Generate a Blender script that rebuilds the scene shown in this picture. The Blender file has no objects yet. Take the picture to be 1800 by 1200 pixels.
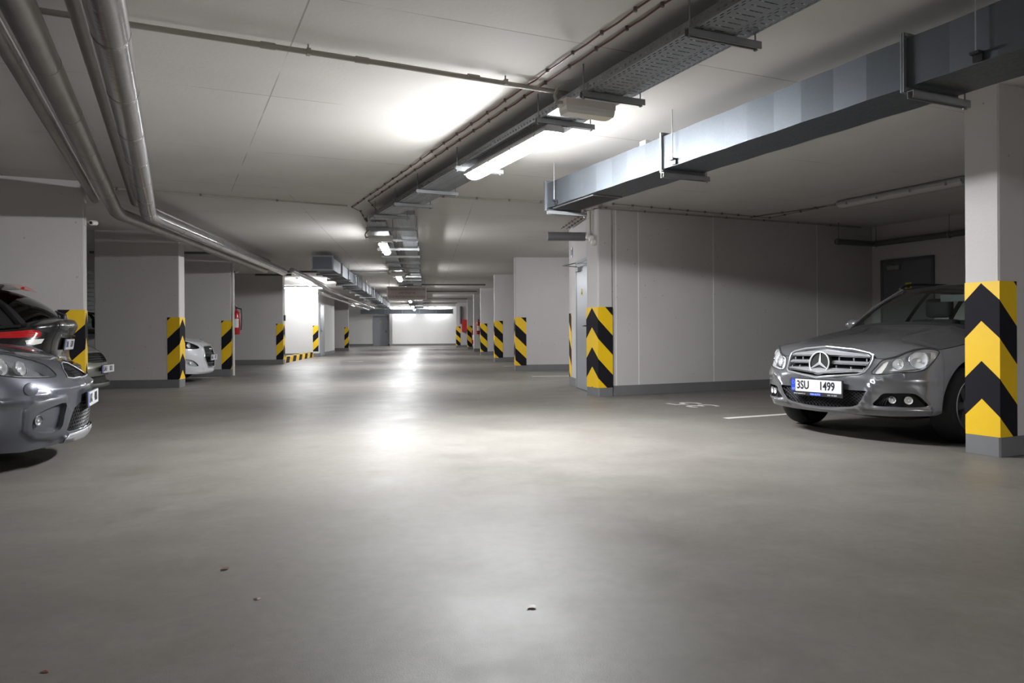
import bpy, bmesh, math, random
import numpy as np
from mathutils import Vector, Matrix
from mathutils.geometry import delaunay_2d_cdt
random.seed(7)
SC = bpy.context.scene
COL = SC.collection
R = math.radians

# ------------------------------------------------------------------ camera, world, exposure
CAM_H, FPX, ROLL = 0.972, 1300.0, R(0.35)
cam_d = bpy.data.cameras.new('camera')
cam_d.sensor_width = 36.0
cam_d.lens = FPX * 36.0 / 1800.0
cam_d.shift_y = -17.0 / 1800.0
cam_d.clip_start = 0.05
cam_d.clip_end = 200
cam = bpy.data.objects.new('camera', cam_d)
cam.matrix_world = Matrix.Translation((0, 0, CAM_H)) @ Matrix.Rotation(R(90), 4, 'X') @ Matrix.Rotation(-ROLL, 4, 'Z')
COL.objects.link(cam)
SC.camera = cam
world = bpy.data.worlds.new('garage_world')
world.use_nodes = True
world.node_tree.nodes['Background'].inputs[0].default_value = (0.02, 0.02, 0.02, 1)
world.node_tree.nodes['Background'].inputs[1].default_value = 0.0
SC.world = world
SC.view_settings.view_transform = 'Standard'
SC.view_settings.look = 'None'
SC.view_settings.gamma = 1.0
SC.view_settings.exposure = 0.15
SC.view_settings.use_curve_mapping = False
LAMP = 410.0            # emission strength of a lit tube diffuser

# ------------------------------------------------------------------ frames of the two wings of the garage
AN, BF = R(24.6), R(6.7)                  # the near wing and the far wing run at different angles
H = 2.83                                  # ceiling height

def nf(b, d, z=0.0):
    return Vector((b * math.cos(AN) - d * math.sin(AN), b * math.sin(AN) + d * math.cos(AN), z))

def ff(c, e, z=0.0):
    return Vector((c * math.cos(BF) - e * math.sin(BF), c * math.sin(BF) + e * math.cos(BF), z))

def at(px, py, z):
    dx, dy = px - 900.0, py - 583.0
    u = dx * math.cos(ROLL) - dy * math.sin(ROLL)
    v = dx * math.sin(ROLL) + dy * math.cos(ROLL)
    D = (CAM_H - z) * FPX / v
    return Vector((u / FPX * D, D, z))

# ------------------------------------------------------------------ materials
def new_mat(name):
    m = bpy.data.materials.new(name)
    m.use_nodes = True
    return m, m.node_tree, m.node_tree.nodes['Principled BSDF']

def rgb(c):
    return (c[0], c[1], c[2], 1.0)

def mat(name, col, rough=0.6, metal=0.0, var=0.0, vscale=4.0, bump=0.0, bscale=60.0, rvar=0.0, coat=0.0,
        emit=None, estr=0.0, spec=None, trans=0.0, ior=None, alpha=None):
    m, nt, b = new_mat(name)
    b.inputs['Base Color'].default_value = rgb(col)
    b.inputs['Roughness'].default_value = rough
    b.inputs['Metallic'].default_value = metal
    b.inputs['Coat Weight'].default_value = coat
    b.inputs['Coat Roughness'].default_value = 0.06
    if spec is not None:
        b.inputs['Specular IOR Level'].default_value = spec
    if trans:
        b.inputs['Transmission Weight'].default_value = trans
    if ior:
        b.inputs['IOR'].default_value = ior
    if emit:
        b.inputs['Emission Color'].default_value = rgb(emit)
        b.inputs['Emission Strength'].default_value = estr
    N, L = nt.nodes, nt.links
    if var or rvar or bump:
        tc = N.new('ShaderNodeTexCoord')
    if var or rvar:
        nz = N.new('ShaderNodeTexNoise')
        nz.inputs['Scale'].default_value = vscale
        nz.inputs['Detail'].default_value = 6
        L.new(tc.outputs['Object'], nz.inputs['Vector'])
        if var:
            mx = N.new('ShaderNodeMix')
            mx.data_type = 'RGBA'
            mx.inputs[6].default_value = rgb([c * (1 - var) for c in col])
            mx.inputs[7].default_value = rgb([min(1, c * (1 + var)) for c in col])
            L.new(nz.outputs['Fac'], mx.inputs[0])
            L.new(mx.outputs[2], b.inputs['Base Color'])
        if rvar:
            mr = N.new('ShaderNodeMapRange')
            mr.inputs[1].default_value = 0.3
            mr.inputs[2].default_value = 0.7
            mr.inputs[3].default_value = max(0.02, rough - rvar)
            mr.inputs[4].default_value = rough + rvar
            L.new(nz.outputs['Fac'], mr.inputs[0])
            L.new(mr.outputs[0], b.inputs['Roughness'])
    if bump:
        n2 = N.new('ShaderNodeTexNoise')
        n2.inputs['Scale'].default_value = bscale
        n2.inputs['Detail'].default_value = 4
        L.new(tc.outputs['Object'], n2.inputs['Vector'])
        bp = N.new('ShaderNodeBump')
        bp.inputs['Strength'].default_value = bump
        bp.inputs['Distance'].default_value = 0.01
        L.new(n2.outputs['Fac'], bp.inputs['Height'])
        L.new(bp.outputs['Normal'], b.inputs['Normal'])
    return m

def wall_paint(name, col, speck=0.5):
    """painted concrete: blotches, fine relief and scattered blow-holes"""
    m, nt, b = new_mat(name)
    N, L = nt.nodes, nt.links
    tc = N.new('ShaderNodeTexCoord')
    n1 = N.new('ShaderNodeTexNoise'); n1.inputs['Scale'].default_value = 1.3; n1.inputs['Detail'].default_value = 8
    L.new(tc.outputs['Object'], n1.inputs['Vector'])
    mx = N.new('ShaderNodeMix'); mx.data_type = 'RGBA'
    mx.inputs[6].default_value = rgb([c * .93 for c in col]); mx.inputs[7].default_value = rgb([min(1, c * 1.05) for c in col])
    L.new(n1.outputs['Fac'], mx.inputs[0])
    vo = N.new('ShaderNodeTexVoronoi'); vo.inputs['Scale'].default_value = 7.0
    L.new(tc.outputs['Object'], vo.inputs['Vector'])
    lt = N.new('ShaderNodeMath'); lt.operation = 'LESS_THAN'; lt.inputs[1].default_value = 0.075
    L.new(vo.outputs['Distance'], lt.inputs[0])
    ml = N.new('ShaderNodeMath'); ml.operation = 'MULTIPLY'; ml.inputs[1].default_value = speck
    L.new(lt.outputs[0], ml.inputs[0])
    m2 = N.new('ShaderNodeMix'); m2.data_type = 'RGBA'
    m2.inputs[7].default_value = rgb([c * .35 for c in col])
    L.new(ml.outputs[0], m2.inputs[0]); L.new(mx.outputs[2], m2.inputs[6])
    L.new(m2.outputs[2], b.inputs['Base Color'])
    b.inputs['Roughness'].default_value = 0.75
    n2 = N.new('ShaderNodeTexNoise'); n2.inputs['Scale'].default_value = 45; n2.inputs['Detail'].default_value = 5
    L.new(tc.outputs['Object'], n2.inputs['Vector'])
    bp = N.new('ShaderNodeBump'); bp.inputs['Strength'].default_value = 0.12; bp.inputs['Distance'].default_value = 0.01
    L.new(n2.outputs['Fac'], bp.inputs['Height']); L.new(bp.outputs['Normal'], b.inputs['Normal'])
    return m

def ceiling_mat(name, rot):
    """pale cast concrete with formwork seams and broad stains"""
    m, nt, b = new_mat(name)
    N, L = nt.nodes, nt.links
    tc = N.new('ShaderNodeTexCoord')
    mp = N.new('ShaderNodeMapping'); mp.inputs['Rotation'].default_value = (0, 0, -rot); mp.inputs['Location'].default_value = (-.70, -.35, 0)
    L.new(tc.outputs['Object'], mp.inputs['Vector'])
    n1 = N.new('ShaderNodeTexNoise'); n1.inputs['Scale'].default_value = 0.7; n1.inputs['Detail'].default_value = 9; n1.inputs['Roughness'].default_value = .6
    L.new(mp.outputs['Vector'], n1.inputs['Vector'])
    base = (.615, .59, .56)
    mx = N.new('ShaderNodeMix'); mx.data_type = 'RGBA'
    mx.inputs[6].default_value = rgb([c * .90 for c in base]); mx.inputs[7].default_value = rgb([c * 1.08 for c in base])
    L.new(n1.outputs['Fac'], mx.inputs[0])
    br = N.new('ShaderNodeTexBrick')
    br.inputs['Scale'].default_value = 1.0
    br.inputs['Brick Width'].default_value = 2.5
    br.inputs['Row Height'].default_value = 1.9
    br.inputs['Mortar Size'].default_value = 0.006
    br.inputs['Mortar Smooth'].default_value = 0.3
    br.offset = 0.0
    br.inputs['Color1'].default_value = (1, 1, 1, 1); br.inputs['Color2'].default_value = (.95, .95, .95, 1); br.inputs['Mortar'].default_value = (.56, .54, .52, 1)
    L.new(mp.outputs['Vector'], br.inputs['Vector'])
    n3 = N.new('ShaderNodeTexNoise'); n3.inputs['Scale'].default_value = 1.1
    L.new(mp.outputs['Vector'], n3.inputs['Vector'])
    mr = N.new('ShaderNodeMapRange'); mr.inputs[1].default_value = .38; mr.inputs[2].default_value = .56
    L.new(n3.outputs['Fac'], mr.inputs[0])
    mm = N.new('ShaderNodeMix'); mm.data_type = 'RGBA'; mm.blend_type = 'MULTIPLY'
    L.new(mr.outputs[0], mm.inputs[0]); L.new(mx.outputs[2], mm.inputs[6]); L.new(br.outputs['Color'], mm.inputs[7])
    L.new(mm.outputs[2], b.inputs['Base Color'])
    b.inputs['Roughness'].default_value = 0.8
    n2 = N.new('ShaderNodeTexNoise'); n2.inputs['Scale'].default_value = 30; n2.inputs['Detail'].default_value = 5
    L.new(mp.outputs['Vector'], n2.inputs['Vector'])
    bp = N.new('ShaderNodeBump'); bp.inputs['Strength'].default_value = 0.1; bp.inputs['Distance'].default_value = 0.01
    L.new(n2.outputs['Fac'], bp.inputs['Height']); L.new(bp.outputs['Normal'], b.inputs['Normal'])
    return m

def floor_mat():
    m, nt, b = new_mat('epoxy_floor')
    N, L = nt.nodes, nt.links
    tc = N.new('ShaderNodeTexCoord')
    def noise(scale, detail, rough=.5, vec=None):
        n = N.new('ShaderNodeTexNoise'); n.inputs['Scale'].default_value = scale; n.inputs['Detail'].default_value = detail
        n.inputs['Roughness'].default_value = rough
        L.new(vec or tc.outputs['Object'], n.inputs['Vector']); return n
    n1 = noise(.55, 8, .62)
    r1 = N.new('ShaderNodeMapRange'); r1.inputs[1].default_value = .3; r1.inputs[2].default_value = .7
    L.new(n1.outputs['Fac'], r1.inputs[0])
    mx = N.new('ShaderNodeMix'); mx.data_type = 'RGBA'
    mx.inputs[6].default_value = (.150, .138, .124, 1); mx.inputs[7].default_value = (.212, .199, .181, 1)
    L.new(r1.outputs[0], mx.inputs[0])
    nm = noise(14, 8, .7)
    rm = N.new('ShaderNodeMapRange'); rm.inputs[1].default_value = .3; rm.inputs[2].default_value = .7; rm.inputs[3].default_value = .90; rm.inputs[4].default_value = 1.08
    L.new(nm.outputs['Fac'], rm.inputs[0])
    mm = N.new('ShaderNodeVectorMath'); mm.operation = 'SCALE'
    L.new(mx.outputs[2], mm.inputs[0]); L.new(rm.outputs[0], mm.inputs['Scale'])
    # brownish tyre and dust film
    n2 = noise(1.6, 6)
    r2 = N.new('ShaderNodeMapRange'); r2.inputs[1].default_value = .55; r2.inputs[2].default_value = .75; r2.inputs[4].default_value = .45
    L.new(n2.outputs['Fac'], r2.inputs[0])
    m2 = N.new('ShaderNodeMix'); m2.data_type = 'RGBA'; m2.inputs[7].default_value = (.142, .124, .107, 1)
    L.new(r2.outputs[0], m2.inputs[0]); L.new(mm.outputs[0], m2.inputs[6])
    # small dark stains
    n3 = noise(2.1, 7)
    r3 = N.new('ShaderNodeMapRange'); r3.inputs[1].default_value = .64; r3.inputs[2].default_value = .80; r3.inputs[4].default_value = .42
    L.new(n3.outputs['Fac'], r3.inputs[0])
    m3 = N.new('ShaderNodeMix'); m3.data_type = 'RGBA'; m3.inputs[7].default_value = (.07, .062, .055, 1)
    L.new(r3.outputs[0], m3.inputs[0]); L.new(m2.outputs[2], m3.inputs[6])
    vo = N.new('ShaderNodeTexVoronoi'); vo.inputs['Scale'].default_value = 2.4
    L.new(tc.outputs['Object'], vo.inputs['Vector'])
    lt = N.new('ShaderNodeMath'); lt.operation = 'LESS_THAN'; lt.inputs[1].default_value = .013
    L.new(vo.outputs['Distance'], lt.inputs[0])
    m4 = N.new('ShaderNodeMix'); m4.data_type = 'RGBA'; m4.inputs[7].default_value = (.12, .085, .06, 1)
    L.new(lt.outputs[0], m4.inputs[0]); L.new(m3.outputs[2], m4.inputs[6])
    L.new(m4.outputs[2], b.inputs['Base Color'])
    n5 = noise(2.2, 9, .65)
    r5 = N.new('ShaderNodeMapRange'); r5.inputs[1].default_value = .3; r5.inputs[2].default_value = .7
    r5.inputs[3].default_value = .37; r5.inputs[4].default_value = .52
    L.new(n5.outputs['Fac'], r5.inputs[0]); L.new(r5.outputs[0], b.inputs['Roughness'])
    b.inputs['Specular IOR Level'].default_value = .30; b.inputs['IOR'].default_value = 1.36
    n6 = noise(210, 4, .7)
    bp = N.new('ShaderNodeBump'); bp.inputs['Strength'].default_value = .22; bp.inputs['Distance'].default_value = .004
    L.new(n6.outputs['Fac'], bp.inputs['Height']); L.new(bp.outputs['Normal'], b.inputs['Normal'])
    return m

def galv_mat(name, col=(.115, .126, .141), rough=.54, sc=70):
    """galvanised sheet with zinc spangle"""
    m, nt, b = new_mat(name)
    N, L = nt.nodes, nt.links
    tc = N.new('ShaderNodeTexCoord')
    vo = N.new('ShaderNodeTexVoronoi'); vo.inputs['Scale'].default_value = sc
    L.new(tc.outputs['Object'], vo.inputs['Vector'])
    mx = N.new('ShaderNodeMix'); mx.data_type = 'RGBA'
    mx.inputs[6].default_value = rgb([c * .94 for c in col]); mx.inputs[7].default_value = rgb([min(1, c * 1.04) for c in col])
    L.new(vo.outputs['Color'], mx.inputs[0]); L.new(mx.outputs[2], b.inputs['Base Color'])
    mr = N.new('ShaderNodeMapRange'); mr.inputs[3].default_value = rough - .06; mr.inputs[4].default_value = rough + .12
    L.new(vo.outputs['Color'], mr.inputs[0]); L.new(mr.outputs[0], b.inputs['Roughness'])
    b.inputs['Metallic'].default_value = .85
    return m

def foil_mat(name, col, rough):
    m, nt, b = new_mat(name)
    N, L = nt.nodes, nt.links
    tc = N.new('ShaderNodeTexCoord')
    n1 = N.new('ShaderNodeTexNoise'); n1.inputs['Scale'].default_value = 6; n1.inputs['Detail'].default_value = 7
    L.new(tc.outputs['Object'], n1.inputs['Vector'])
    mx = N.new('ShaderNodeMix'); mx.data_type = 'RGBA'
    mx.inputs[6].default_value = rgb([c * .75 for c in col]); mx.inputs[7].default_value = rgb([min(1, c * 1.15) for c in col])
    L.new(n1.outputs['Fac'], mx.inputs[0]); L.new(mx.outputs[2], b.inputs['Base Color'])
    b.inputs['Metallic'].default_value = .92
    b.inputs['Roughness'].default_value = rough
    n2 = N.new('ShaderNodeTexNoise'); n2.inputs['Scale'].default_value = 22; n2.inputs['Detail'].default_value = 3; n2.inputs['Distortion'].default_value = .8
    L.new(tc.outputs['Object'], n2.inputs['Vector'])
    bp = N.new('ShaderNodeBump'); bp.inputs['Strength'].default_value = .22; bp.inputs['Distance'].default_value = .006
    L.new(n2.outputs['Fac'], bp.inputs['Height']); L.new(bp.outputs['Normal'], b.inputs['Normal'])
    return m

def paint_mat(name, col, metal=.55, rough=.32, coat=1.0, flake=.12):
    m, nt, b = new_mat(name)
    N, L = nt.nodes, nt.links
    tc = N.new('ShaderNodeTexCoord')
    n1 = N.new('ShaderNodeTexNoise'); n1.inputs['Scale'].default_value = 900; n1.inputs['Detail'].default_value = 1
    L.new(tc.outputs['Object'], n1.inputs['Vector'])
    mx = N.new('ShaderNodeMix'); mx.data_type = 'RGBA'
    mx.inputs[6].default_value = rgb([c * (1 - flake) for c in col]); mx.inputs[7].default_value = rgb([min(1, c * (1 + flake)) for c in col])
    L.new(n1.outputs['Fac'], mx.inputs[0]); L.new(mx.outputs[2], b.inputs['Base Color'])
    b.inputs['Metallic'].default_value = metal
    b.inputs['Roughness'].default_value = rough
    b.inputs['Coat Weight'].default_value = coat
    b.inputs['Coat Roughness'].default_value = .05
    return m

def glass_mat(name, tint, refl=1.0):
    """thin pane: tinted see-through plus mirror reflection by Fresnel"""
    m = bpy.data.materials.new(name); m.use_nodes = True
    nt = m.node_tree; N, L = nt.nodes, nt.links
    N.clear()
    out = N.new('ShaderNodeOutputMaterial')
    tr = N.new('ShaderNodeBsdfTransparent'); tr.inputs[0].default_value = rgb(tint)
    gl = N.new('ShaderNodeBsdfGlossy'); gl.inputs['Roughness'].default_value = .02
    lw = N.new('ShaderNodeLayerWeight'); lw.inputs[0].default_value = .5      # Schlick reflectance, the same from both sides of the pane
    pw = N.new('ShaderNodeMath'); pw.operation = 'POWER'; pw.inputs[1].default_value = 5.0
    L.new(lw.outputs['Facing'], pw.inputs[0])
    fr = N.new('ShaderNodeMath'); fr.operation = 'MULTIPLY_ADD'; fr.inputs[1].default_value = .9; fr.inputs[2].default_value = .06
    L.new(pw.outputs[0], fr.inputs[0])
    ml = N.new('ShaderNodeMath'); ml.operation = 'MULTIPLY'; ml.inputs[1].default_value = refl; ml.use_clamp = True
    mx = N.new('ShaderNodeMixShader')
    L.new(fr.outputs[0], ml.inputs[0]); L.new(ml.outputs[0], mx.inputs[0])
    L.new(tr.outputs[0], mx.inputs[1]); L.new(gl.outputs[0], mx.inputs[2]); L.new(mx.outputs[0], out.inputs[0])
    return m

M = {}
M['floor'] = floor_mat()
M['ceil_n'] = ceiling_mat('ceiling_concrete_near', AN)
M['ceil_f'] = ceiling_mat('ceiling_concrete_far', BF)
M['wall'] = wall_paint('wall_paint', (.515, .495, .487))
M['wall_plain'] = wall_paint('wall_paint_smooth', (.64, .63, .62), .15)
M['skirt'] = mat('grey_skirting_paint', (.155, .155, .16), .55, var=.12, vscale=5)
M['yellow'] = mat('hazard_yellow', (.80, .50, .006), .5, var=.07, vscale=9)
M['black'] = mat('hazard_black', (.012, .011, .015), .75, var=.25, vscale=8, spec=.15)
M['white_line'] = mat('floor_line_paint', (.68, .66, .61), .55, var=.1, vscale=14)
M['seam'] = mat('wall_seam', (.80, .79, .77), .7)
M['galv'] = galv_mat('galvanised_duct')
M['galv_d'] = galv_mat('galvanised_tray', (.25, .262, .275), .42, 60)
M['steel'] = mat('channel_steel', (.30, .305, .31), .45, .4, var=.15, vscale=10)
M['rod'] = mat('threaded_rod', (.30, .30, .30), .45, .8)
M['foil'] = foil_mat('pipe_foil', (.46, .45, .445), .22)
M['foil_d'] = foil_mat('pipe_foil_dull', (.40, .38, .36), .42)
M['pvc'] = mat('grey_conduit_plastic', (.30, .275, .245), .5, var=.08)
M['pvc_d'] = mat('dark_conduit_plastic', (.10, .10, .10), .5)
M['cable'] = mat('brown_cable', (.16, .065, .05), .5)
M['cable_k'] = mat('black_cable', (.03, .03, .03), .5)
M['clip'] = mat('cable_clip', (.13, .11, .10), .5)
M['pipe_grey'] = mat('grey_drain_pipe', (.15, .155, .165), .4, var=.1)
M['door'] = mat('grey_door_paint', (.26, .275, .30), .32, .25, var=.05)
M['door_d'] = mat('dark_door_paint', (.15, .15, .158), .45, .1)
M['door_frame'] = mat('dark_door_frame', (.10, .10, .11), .5)
M['lamp_on'] = mat('lit_diffuser', (.9, .9, .9), .3, emit=(.96, .98, 1.0), estr=LAMP)
M['lamp_on_slim'] = mat('lit_slim_diffuser', (.9, .9, .9), .3, emit=(.96, .98, 1.0), estr=LAMP * .23)
M['lamp_on_single'] = mat('lit_single_tube_diffuser', (.9, .9, .9), .3, emit=(.96, .98, 1.0), estr=LAMP * .55)
M['lamp_off'] = mat('unlit_diffuser', (.52, .51, .48), .25, spec=.6)
M['lamp_body'] = mat('lamp_housing', (.42, .42, .42), .45, var=.05)
M['lamp_beige'] = mat('beige_lamp_housing', (.60, .55, .50), .5)
M['opal'] = mat('opal_lens', (.72, .70, .66), .2, spec=.6)
M['red'] = mat('extinguisher_red', (.42, .012, .014), .3, coat=.5)
M['red_box'] = mat('hose_box_red', (.45, .02, .02), .4)
M['label_white'] = mat('white_label', (.75, .74, .70), .5)
M['label_yellow'] = mat('yellow_sticker', (.72, .58, .05), .5)
M['sign'] = mat('sign_board', (.36, .31, .285), .5)
M['sign_text'] = mat('sign_lettering', (.13, .03, .03), .5)
M['white_plastic'] = mat('white_plastic', (.66, .64, .60), .4)
M['black_plastic'] = mat('black_plastic', (.018, .018, .02), .42)
M['matt_black'] = mat('matt_black', (.008, .008, .008), .8)
M['rubber'] = mat('tyre_rubber', (.014, .014, .015), .75, bump=.2, bscale=80)
M['chrome'] = mat('chrome', (.75, .76, .78), .08, 1.0)
M['satin'] = mat('satin_silver', (.50, .51, .53), .30, .6)
M['lamp_inside'] = mat('lamp_inside', (.80, .80, .81), .35, .1)
M['badge'] = mat('badge_silver', (.78, .79, .80), .3, .45)
M['dull_lens'] = mat('dull_fog_lens', (.20, .20, .21), .25, .3)
M['slat_dark'] = mat('added_dark_slat', (.030, .032, .030), .7, var=.2)
M['rim'] = mat('alloy_rim', (.34, .345, .36), .33, .85)
M['reflector'] = mat('lamp_reflector', (.88, .88, .89), .2, .45)
M['lens'] = glass_mat('headlamp_lens', (.93, .94, .95), 1.0)
M['glass'] = glass_mat('car_glass', (.76, .84, .81), 1.2)
M['glass_dark'] = glass_mat('privacy_glass', (.05, .055, .055), 1.4)
M['plate_white'] = mat('plate_white', (.60, .60, .625), .35)
M['plate_blue'] = mat('plate_blue', (.012, .05, .42), .35)
M['plate_text'] = mat('plate_text', (.012, .012, .014), .4)
M['cloth'] = mat('seat_cloth', (.012, .012, .013), .9)
M['red_lens'] = mat('tail_lens_red', (.48, .008, .012), .08, coat=1.0, spec=.8)
M['amber'] = mat('amber_lens', (.32, .10, .03), .15, coat=.8)
M['paint_silver'] = paint_mat('silver_grey_paint', (.20, .203, .217), .65, .25)
M['paint_grey'] = paint_mat('dark_grey_paint', (.105, .11, .132), .5, .36)
M['paint_black'] = paint_mat('black_paint', (.006, .006, .007), .0, .25, coat=.6)
M['paint_champ'] = paint_mat('champagne_paint', (.30, .30, .265), .45, .35)
M['paint_white'] = paint_mat('white_paint', (.58, .58, .60), 0.0, .35)
M['bumper_grey'] = mat('bumper_plastic_grey', (.075, .077, .088), .40, .1, coat=.25)
M['skid'] = mat('skid_plate', (.42, .42, .44), .40, .5)

# ------------------------------------------------------------------ mesh helpers
class MB:
    def __init__(s):
        s.v, s.f, s.mi = [], [], []
    def add(s, vs, fs, M4=None):
        o = len(s.v)
        if M4 is not None:
            vs = [M4 @ Vector(p) for p in vs]
        s.v += [tuple(p) for p in vs]
        s.f += [tuple(i + o for i in f) for f in fs]
        return s
    def box(s, x0, x1, y0, y1, z0, z1, M4=None):
        x0, x1 = min(x0, x1), max(x0, x1); y0, y1 = min(y0, y1), max(y0, y1); z0, z1 = min(z0, z1), max(z0, z1)
        vs = [(x0, y0, z0), (x1, y0, z0), (x1, y1, z0), (x0, y1, z0), (x0, y0, z1), (x1, y0, z1), (x1, y1, z1), (x0, y1, z1)]
        return s.add(vs, [(0, 3, 2, 1), (4, 5, 6, 7), (0, 1, 5, 4), (1, 2, 6, 5), (2, 3, 7, 6), (3, 0, 4, 7)], M4)
    def prism(s, poly, z0, z1, M4=None):
        a = sum(poly[i][0] * poly[(i + 1) % len(poly)][1] - poly[(i + 1) % len(poly)][0] * poly[i][1] for i in range(len(poly)))
        if a < 0:
            poly = poly[::-1]
        n = len(poly)
        vs = [(p[0], p[1], z0) for p in poly] + [(p[0], p[1], z1) for p in poly]
        fs = [tuple(range(n - 1, -1, -1)), tuple(range(n, 2 * n))] + [(i, (i + 1) % n, n + (i + 1) % n, n + i) for i in range(n)]
        return s.add(vs, fs, M4)
    def rbox(s, x0, x1, y0, y1, z0, z1, c=.01, M4=None):
        """box with chamfered vertical edges"""
        return s.prism([(x0 + c, y0), (x1 - c, y0), (x1, y0 + c), (x1, y1 - c), (x1 - c, y1), (x0 + c, y1), (x0, y1 - c), (x0, y0 + c)], z0, z1, M4)
    def tube(s, path, r, n=10, cap=True, M4=None):
        P = [Vector(p) for p in path]
        rr = r if isinstance(r, (list, tuple)) else [r] * len(P)
        rings, up = [], None
        for i, p in enumerate(P):
            t0 = (P[i] - P[i - 1]).normalized() if i else None
            t1 = (P[i + 1] - P[i]).normalized() if i < len(P) - 1 else None
            t = (t0 + t1).normalized() if t0 is not None and t1 is not None else (t0 if t0 is not None else t1)
            k = 1.0
            if t0 is not None and t1 is not None:
                k = 1 / max(.3, math.sqrt(max(.05, (1 + t0.dot(t1)) / 2)))
            if up is None:
                up = Vector((0, 0, 1)) if abs(t.z) < .9 else Vector((1, 0, 0))
            x = t.cross(up).normalized(); y = x.cross(t).normalized(); up = y
            ax = None
            if t0 is not None and t1 is not None and (t1 - t0).length > 1e-6:
                ax = (t1 - t0).normalized()
            ring = []
            for j in range(n):
                a = 2 * math.pi * j / n
                o = x * math.cos(a) * rr[i] + y * math.sin(a) * rr[i]
                if ax is not None:
                    o = o + ax * o.dot(ax) * (k - 1)
                ring.append(p + o)
            rings.append(ring)
        vs = [q for g in rings for q in g]; fs = []
        for i in range(len(P) - 1):
            for j in range(n):
                a, b_ = i * n + j, i * n + (j + 1) % n
                fs.append((a, b_, b_ + n, a + n))
        if cap:
            fs.append(tuple(range(n - 1, -1, -1))); o = (len(P) - 1) * n; fs.append(tuple(range(o, o + n)))
        return s.add(vs, fs, M4)
    def lathe(s, prof, n=24, M4=None, closed=False):
        """prof: (radius, z) round the z axis"""
        vs, fs = [], []
        for r, z in prof:
            for j in range(n):
                a = 2 * math.pi * j / n
                vs.append((r * math.cos(a), r * math.sin(a), z))
        m = len(prof)
        for i in range(m if closed else m - 1):
            for j in range(n):
                a, b_ = i * n + j, i * n + (j + 1) % n
                c_, d_ = ((i + 1) % m) * n + (j + 1) % n, ((i + 1) % m) * n + j
                fs.append((a, b_, c_, d_))
        if not closed:
            if prof[0][0] > 1e-6: fs.append(tuple(range(n - 1, -1, -1)))
            if prof[-1][0] > 1e-6: fs.append(tuple(range((m - 1) * n, m * n)))
        return s.add(vs, fs, M4)
    def grid(s, A, M4=None, flip=False):
        A = np.asarray(A, float); r, c = A.shape[:2]
        vs = [tuple(p) for p in A.reshape(-1, 3)]
        fs = []
        for i in range(r - 1):
            for j in range(c - 1):
                q = (i * c + j, i * c + j + 1, (i + 1) * c + j + 1, (i + 1) * c + j)
                fs.append(q[::-1] if flip else q)
        return s.add(vs, fs, M4)

def obj(name, mb, m, parent=None, smooth=False, ang=40, normals=None):
    me = bpy.data.meshes.new(name)
    me.from_pydata(mb.v, [], mb.f)
    me.materials.append(M[m] if isinstance(m, str) else m)
    if smooth:
        me.polygons.foreach_set('use_smooth', [True] * len(me.polygons))
        if normals is not None:
            me.normals_split_custom_set_from_vertices(normals)
        elif ang < 180:
            me.set_sharp_from_angle(angle=R(ang))
    me.update()
    o = bpy.data.objects.new(name, me)
    COL.objects.link(o)
    if parent is not None:
        o.parent = parent
    return o

def share(name, src, parent=None, loc=(0, 0, 0), rz=0.0):
    o = bpy.data.objects.new(name, src.data)
    COL.objects.link(o)
    o.location = loc; o.rotation_euler = (0, 0, rz)
    if parent is not None:
        o.parent = parent
    return o

def tag(o, label=None, cat=None, group=None, kind=None):
    if label: o['label'] = label
    if cat: o['category'] = cat
    if group: o['group'] = group
    if kind: o['kind'] = kind
    return o

def thing(name, label, cat, loc=(0, 0, 0), rz=0.0, group=None, kind=None):
    o = bpy.data.objects.new(name, None)
    o.empty_display_size = .2
    COL.objects.link(o)
    o.location = loc; o.rotation_euler = (0, 0, rz)
    return tag(o, label, cat, group, kind)

def dup(root, loc, rz, label=None, group=None):
    def cp(o, par):
        c_ = o.copy(); COL.objects.link(c_); c_.parent = par
        for ch in [k for k in bpy.data.objects if k.parent == o]:
            cp(ch, c_)
        return c_
    r = cp(root, None)
    r.location = loc; r.rotation_euler = (0, 0, rz)
    if label: r['label'] = label
    if group: r['group'] = group
    return r

def text_mb(s, size, depth=.0008, align='CENTER', mtx=None, sx=1.0, bold=0.0):
    """lettering from the built-in font as a mesh lying in local XY"""
    cu = bpy.data.curves.new('lettering', 'FONT')
    cu.body = s; cu.size = size; cu.extrude = depth; cu.align_x = align; cu.align_y = 'CENTER'
    cu.resolution_u = 3; cu.offset = bold
    ob = bpy.data.objects.new('lettering', cu)
    COL.objects.link(ob)
    dg = bpy.context.evaluated_depsgraph_get()
    me = ob.evaluated_get(dg).to_mesh()
    mb = MB()
    vs = [Vector((v.co.x * sx, v.co.y, v.co.z)) for v in me.vertices]
    mb.add(vs, [tuple(p.vertices) for p in me.polygons], mtx)
    ob.evaluated_get(dg).to_mesh_clear()
    bpy.data.objects.remove(ob); bpy.data.curves.remove(cu)
    return mb

# ------------------------------------------------------------------ setting: floor, ceiling, walls
def flat(name, pts, z, m, thick, up=True):
    mb = MB()
    mb.prism([(p.x, p.y) for p in pts], min(z, z + thick), max(z, z + thick))
    return tag(obj(name, mb, m), kind='structure')

BACK = -6.0
flat('floor', [Vector((-16, -9, 0)), Vector((16, -9, 0)), Vector((16, 62, 0)), Vector((-22, 62, 0))], 0, 'floor', -.2)
j0, j1, j2, j3 = nf(-9.5, 10.5), nf(-1.0, 10.62), nf(5.75, 9.6), nf(13, 9.6)
flat('ceiling', [nf(-9.5, BACK - 1), nf(13, BACK - 1), j3, j2, j1, j0], H, 'ceil_n', .2)
flat('ceiling', [j0, j1, j2, j3, ff(11, 60), ff(-12, 60)], H, 'ceil_f', .2)

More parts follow.
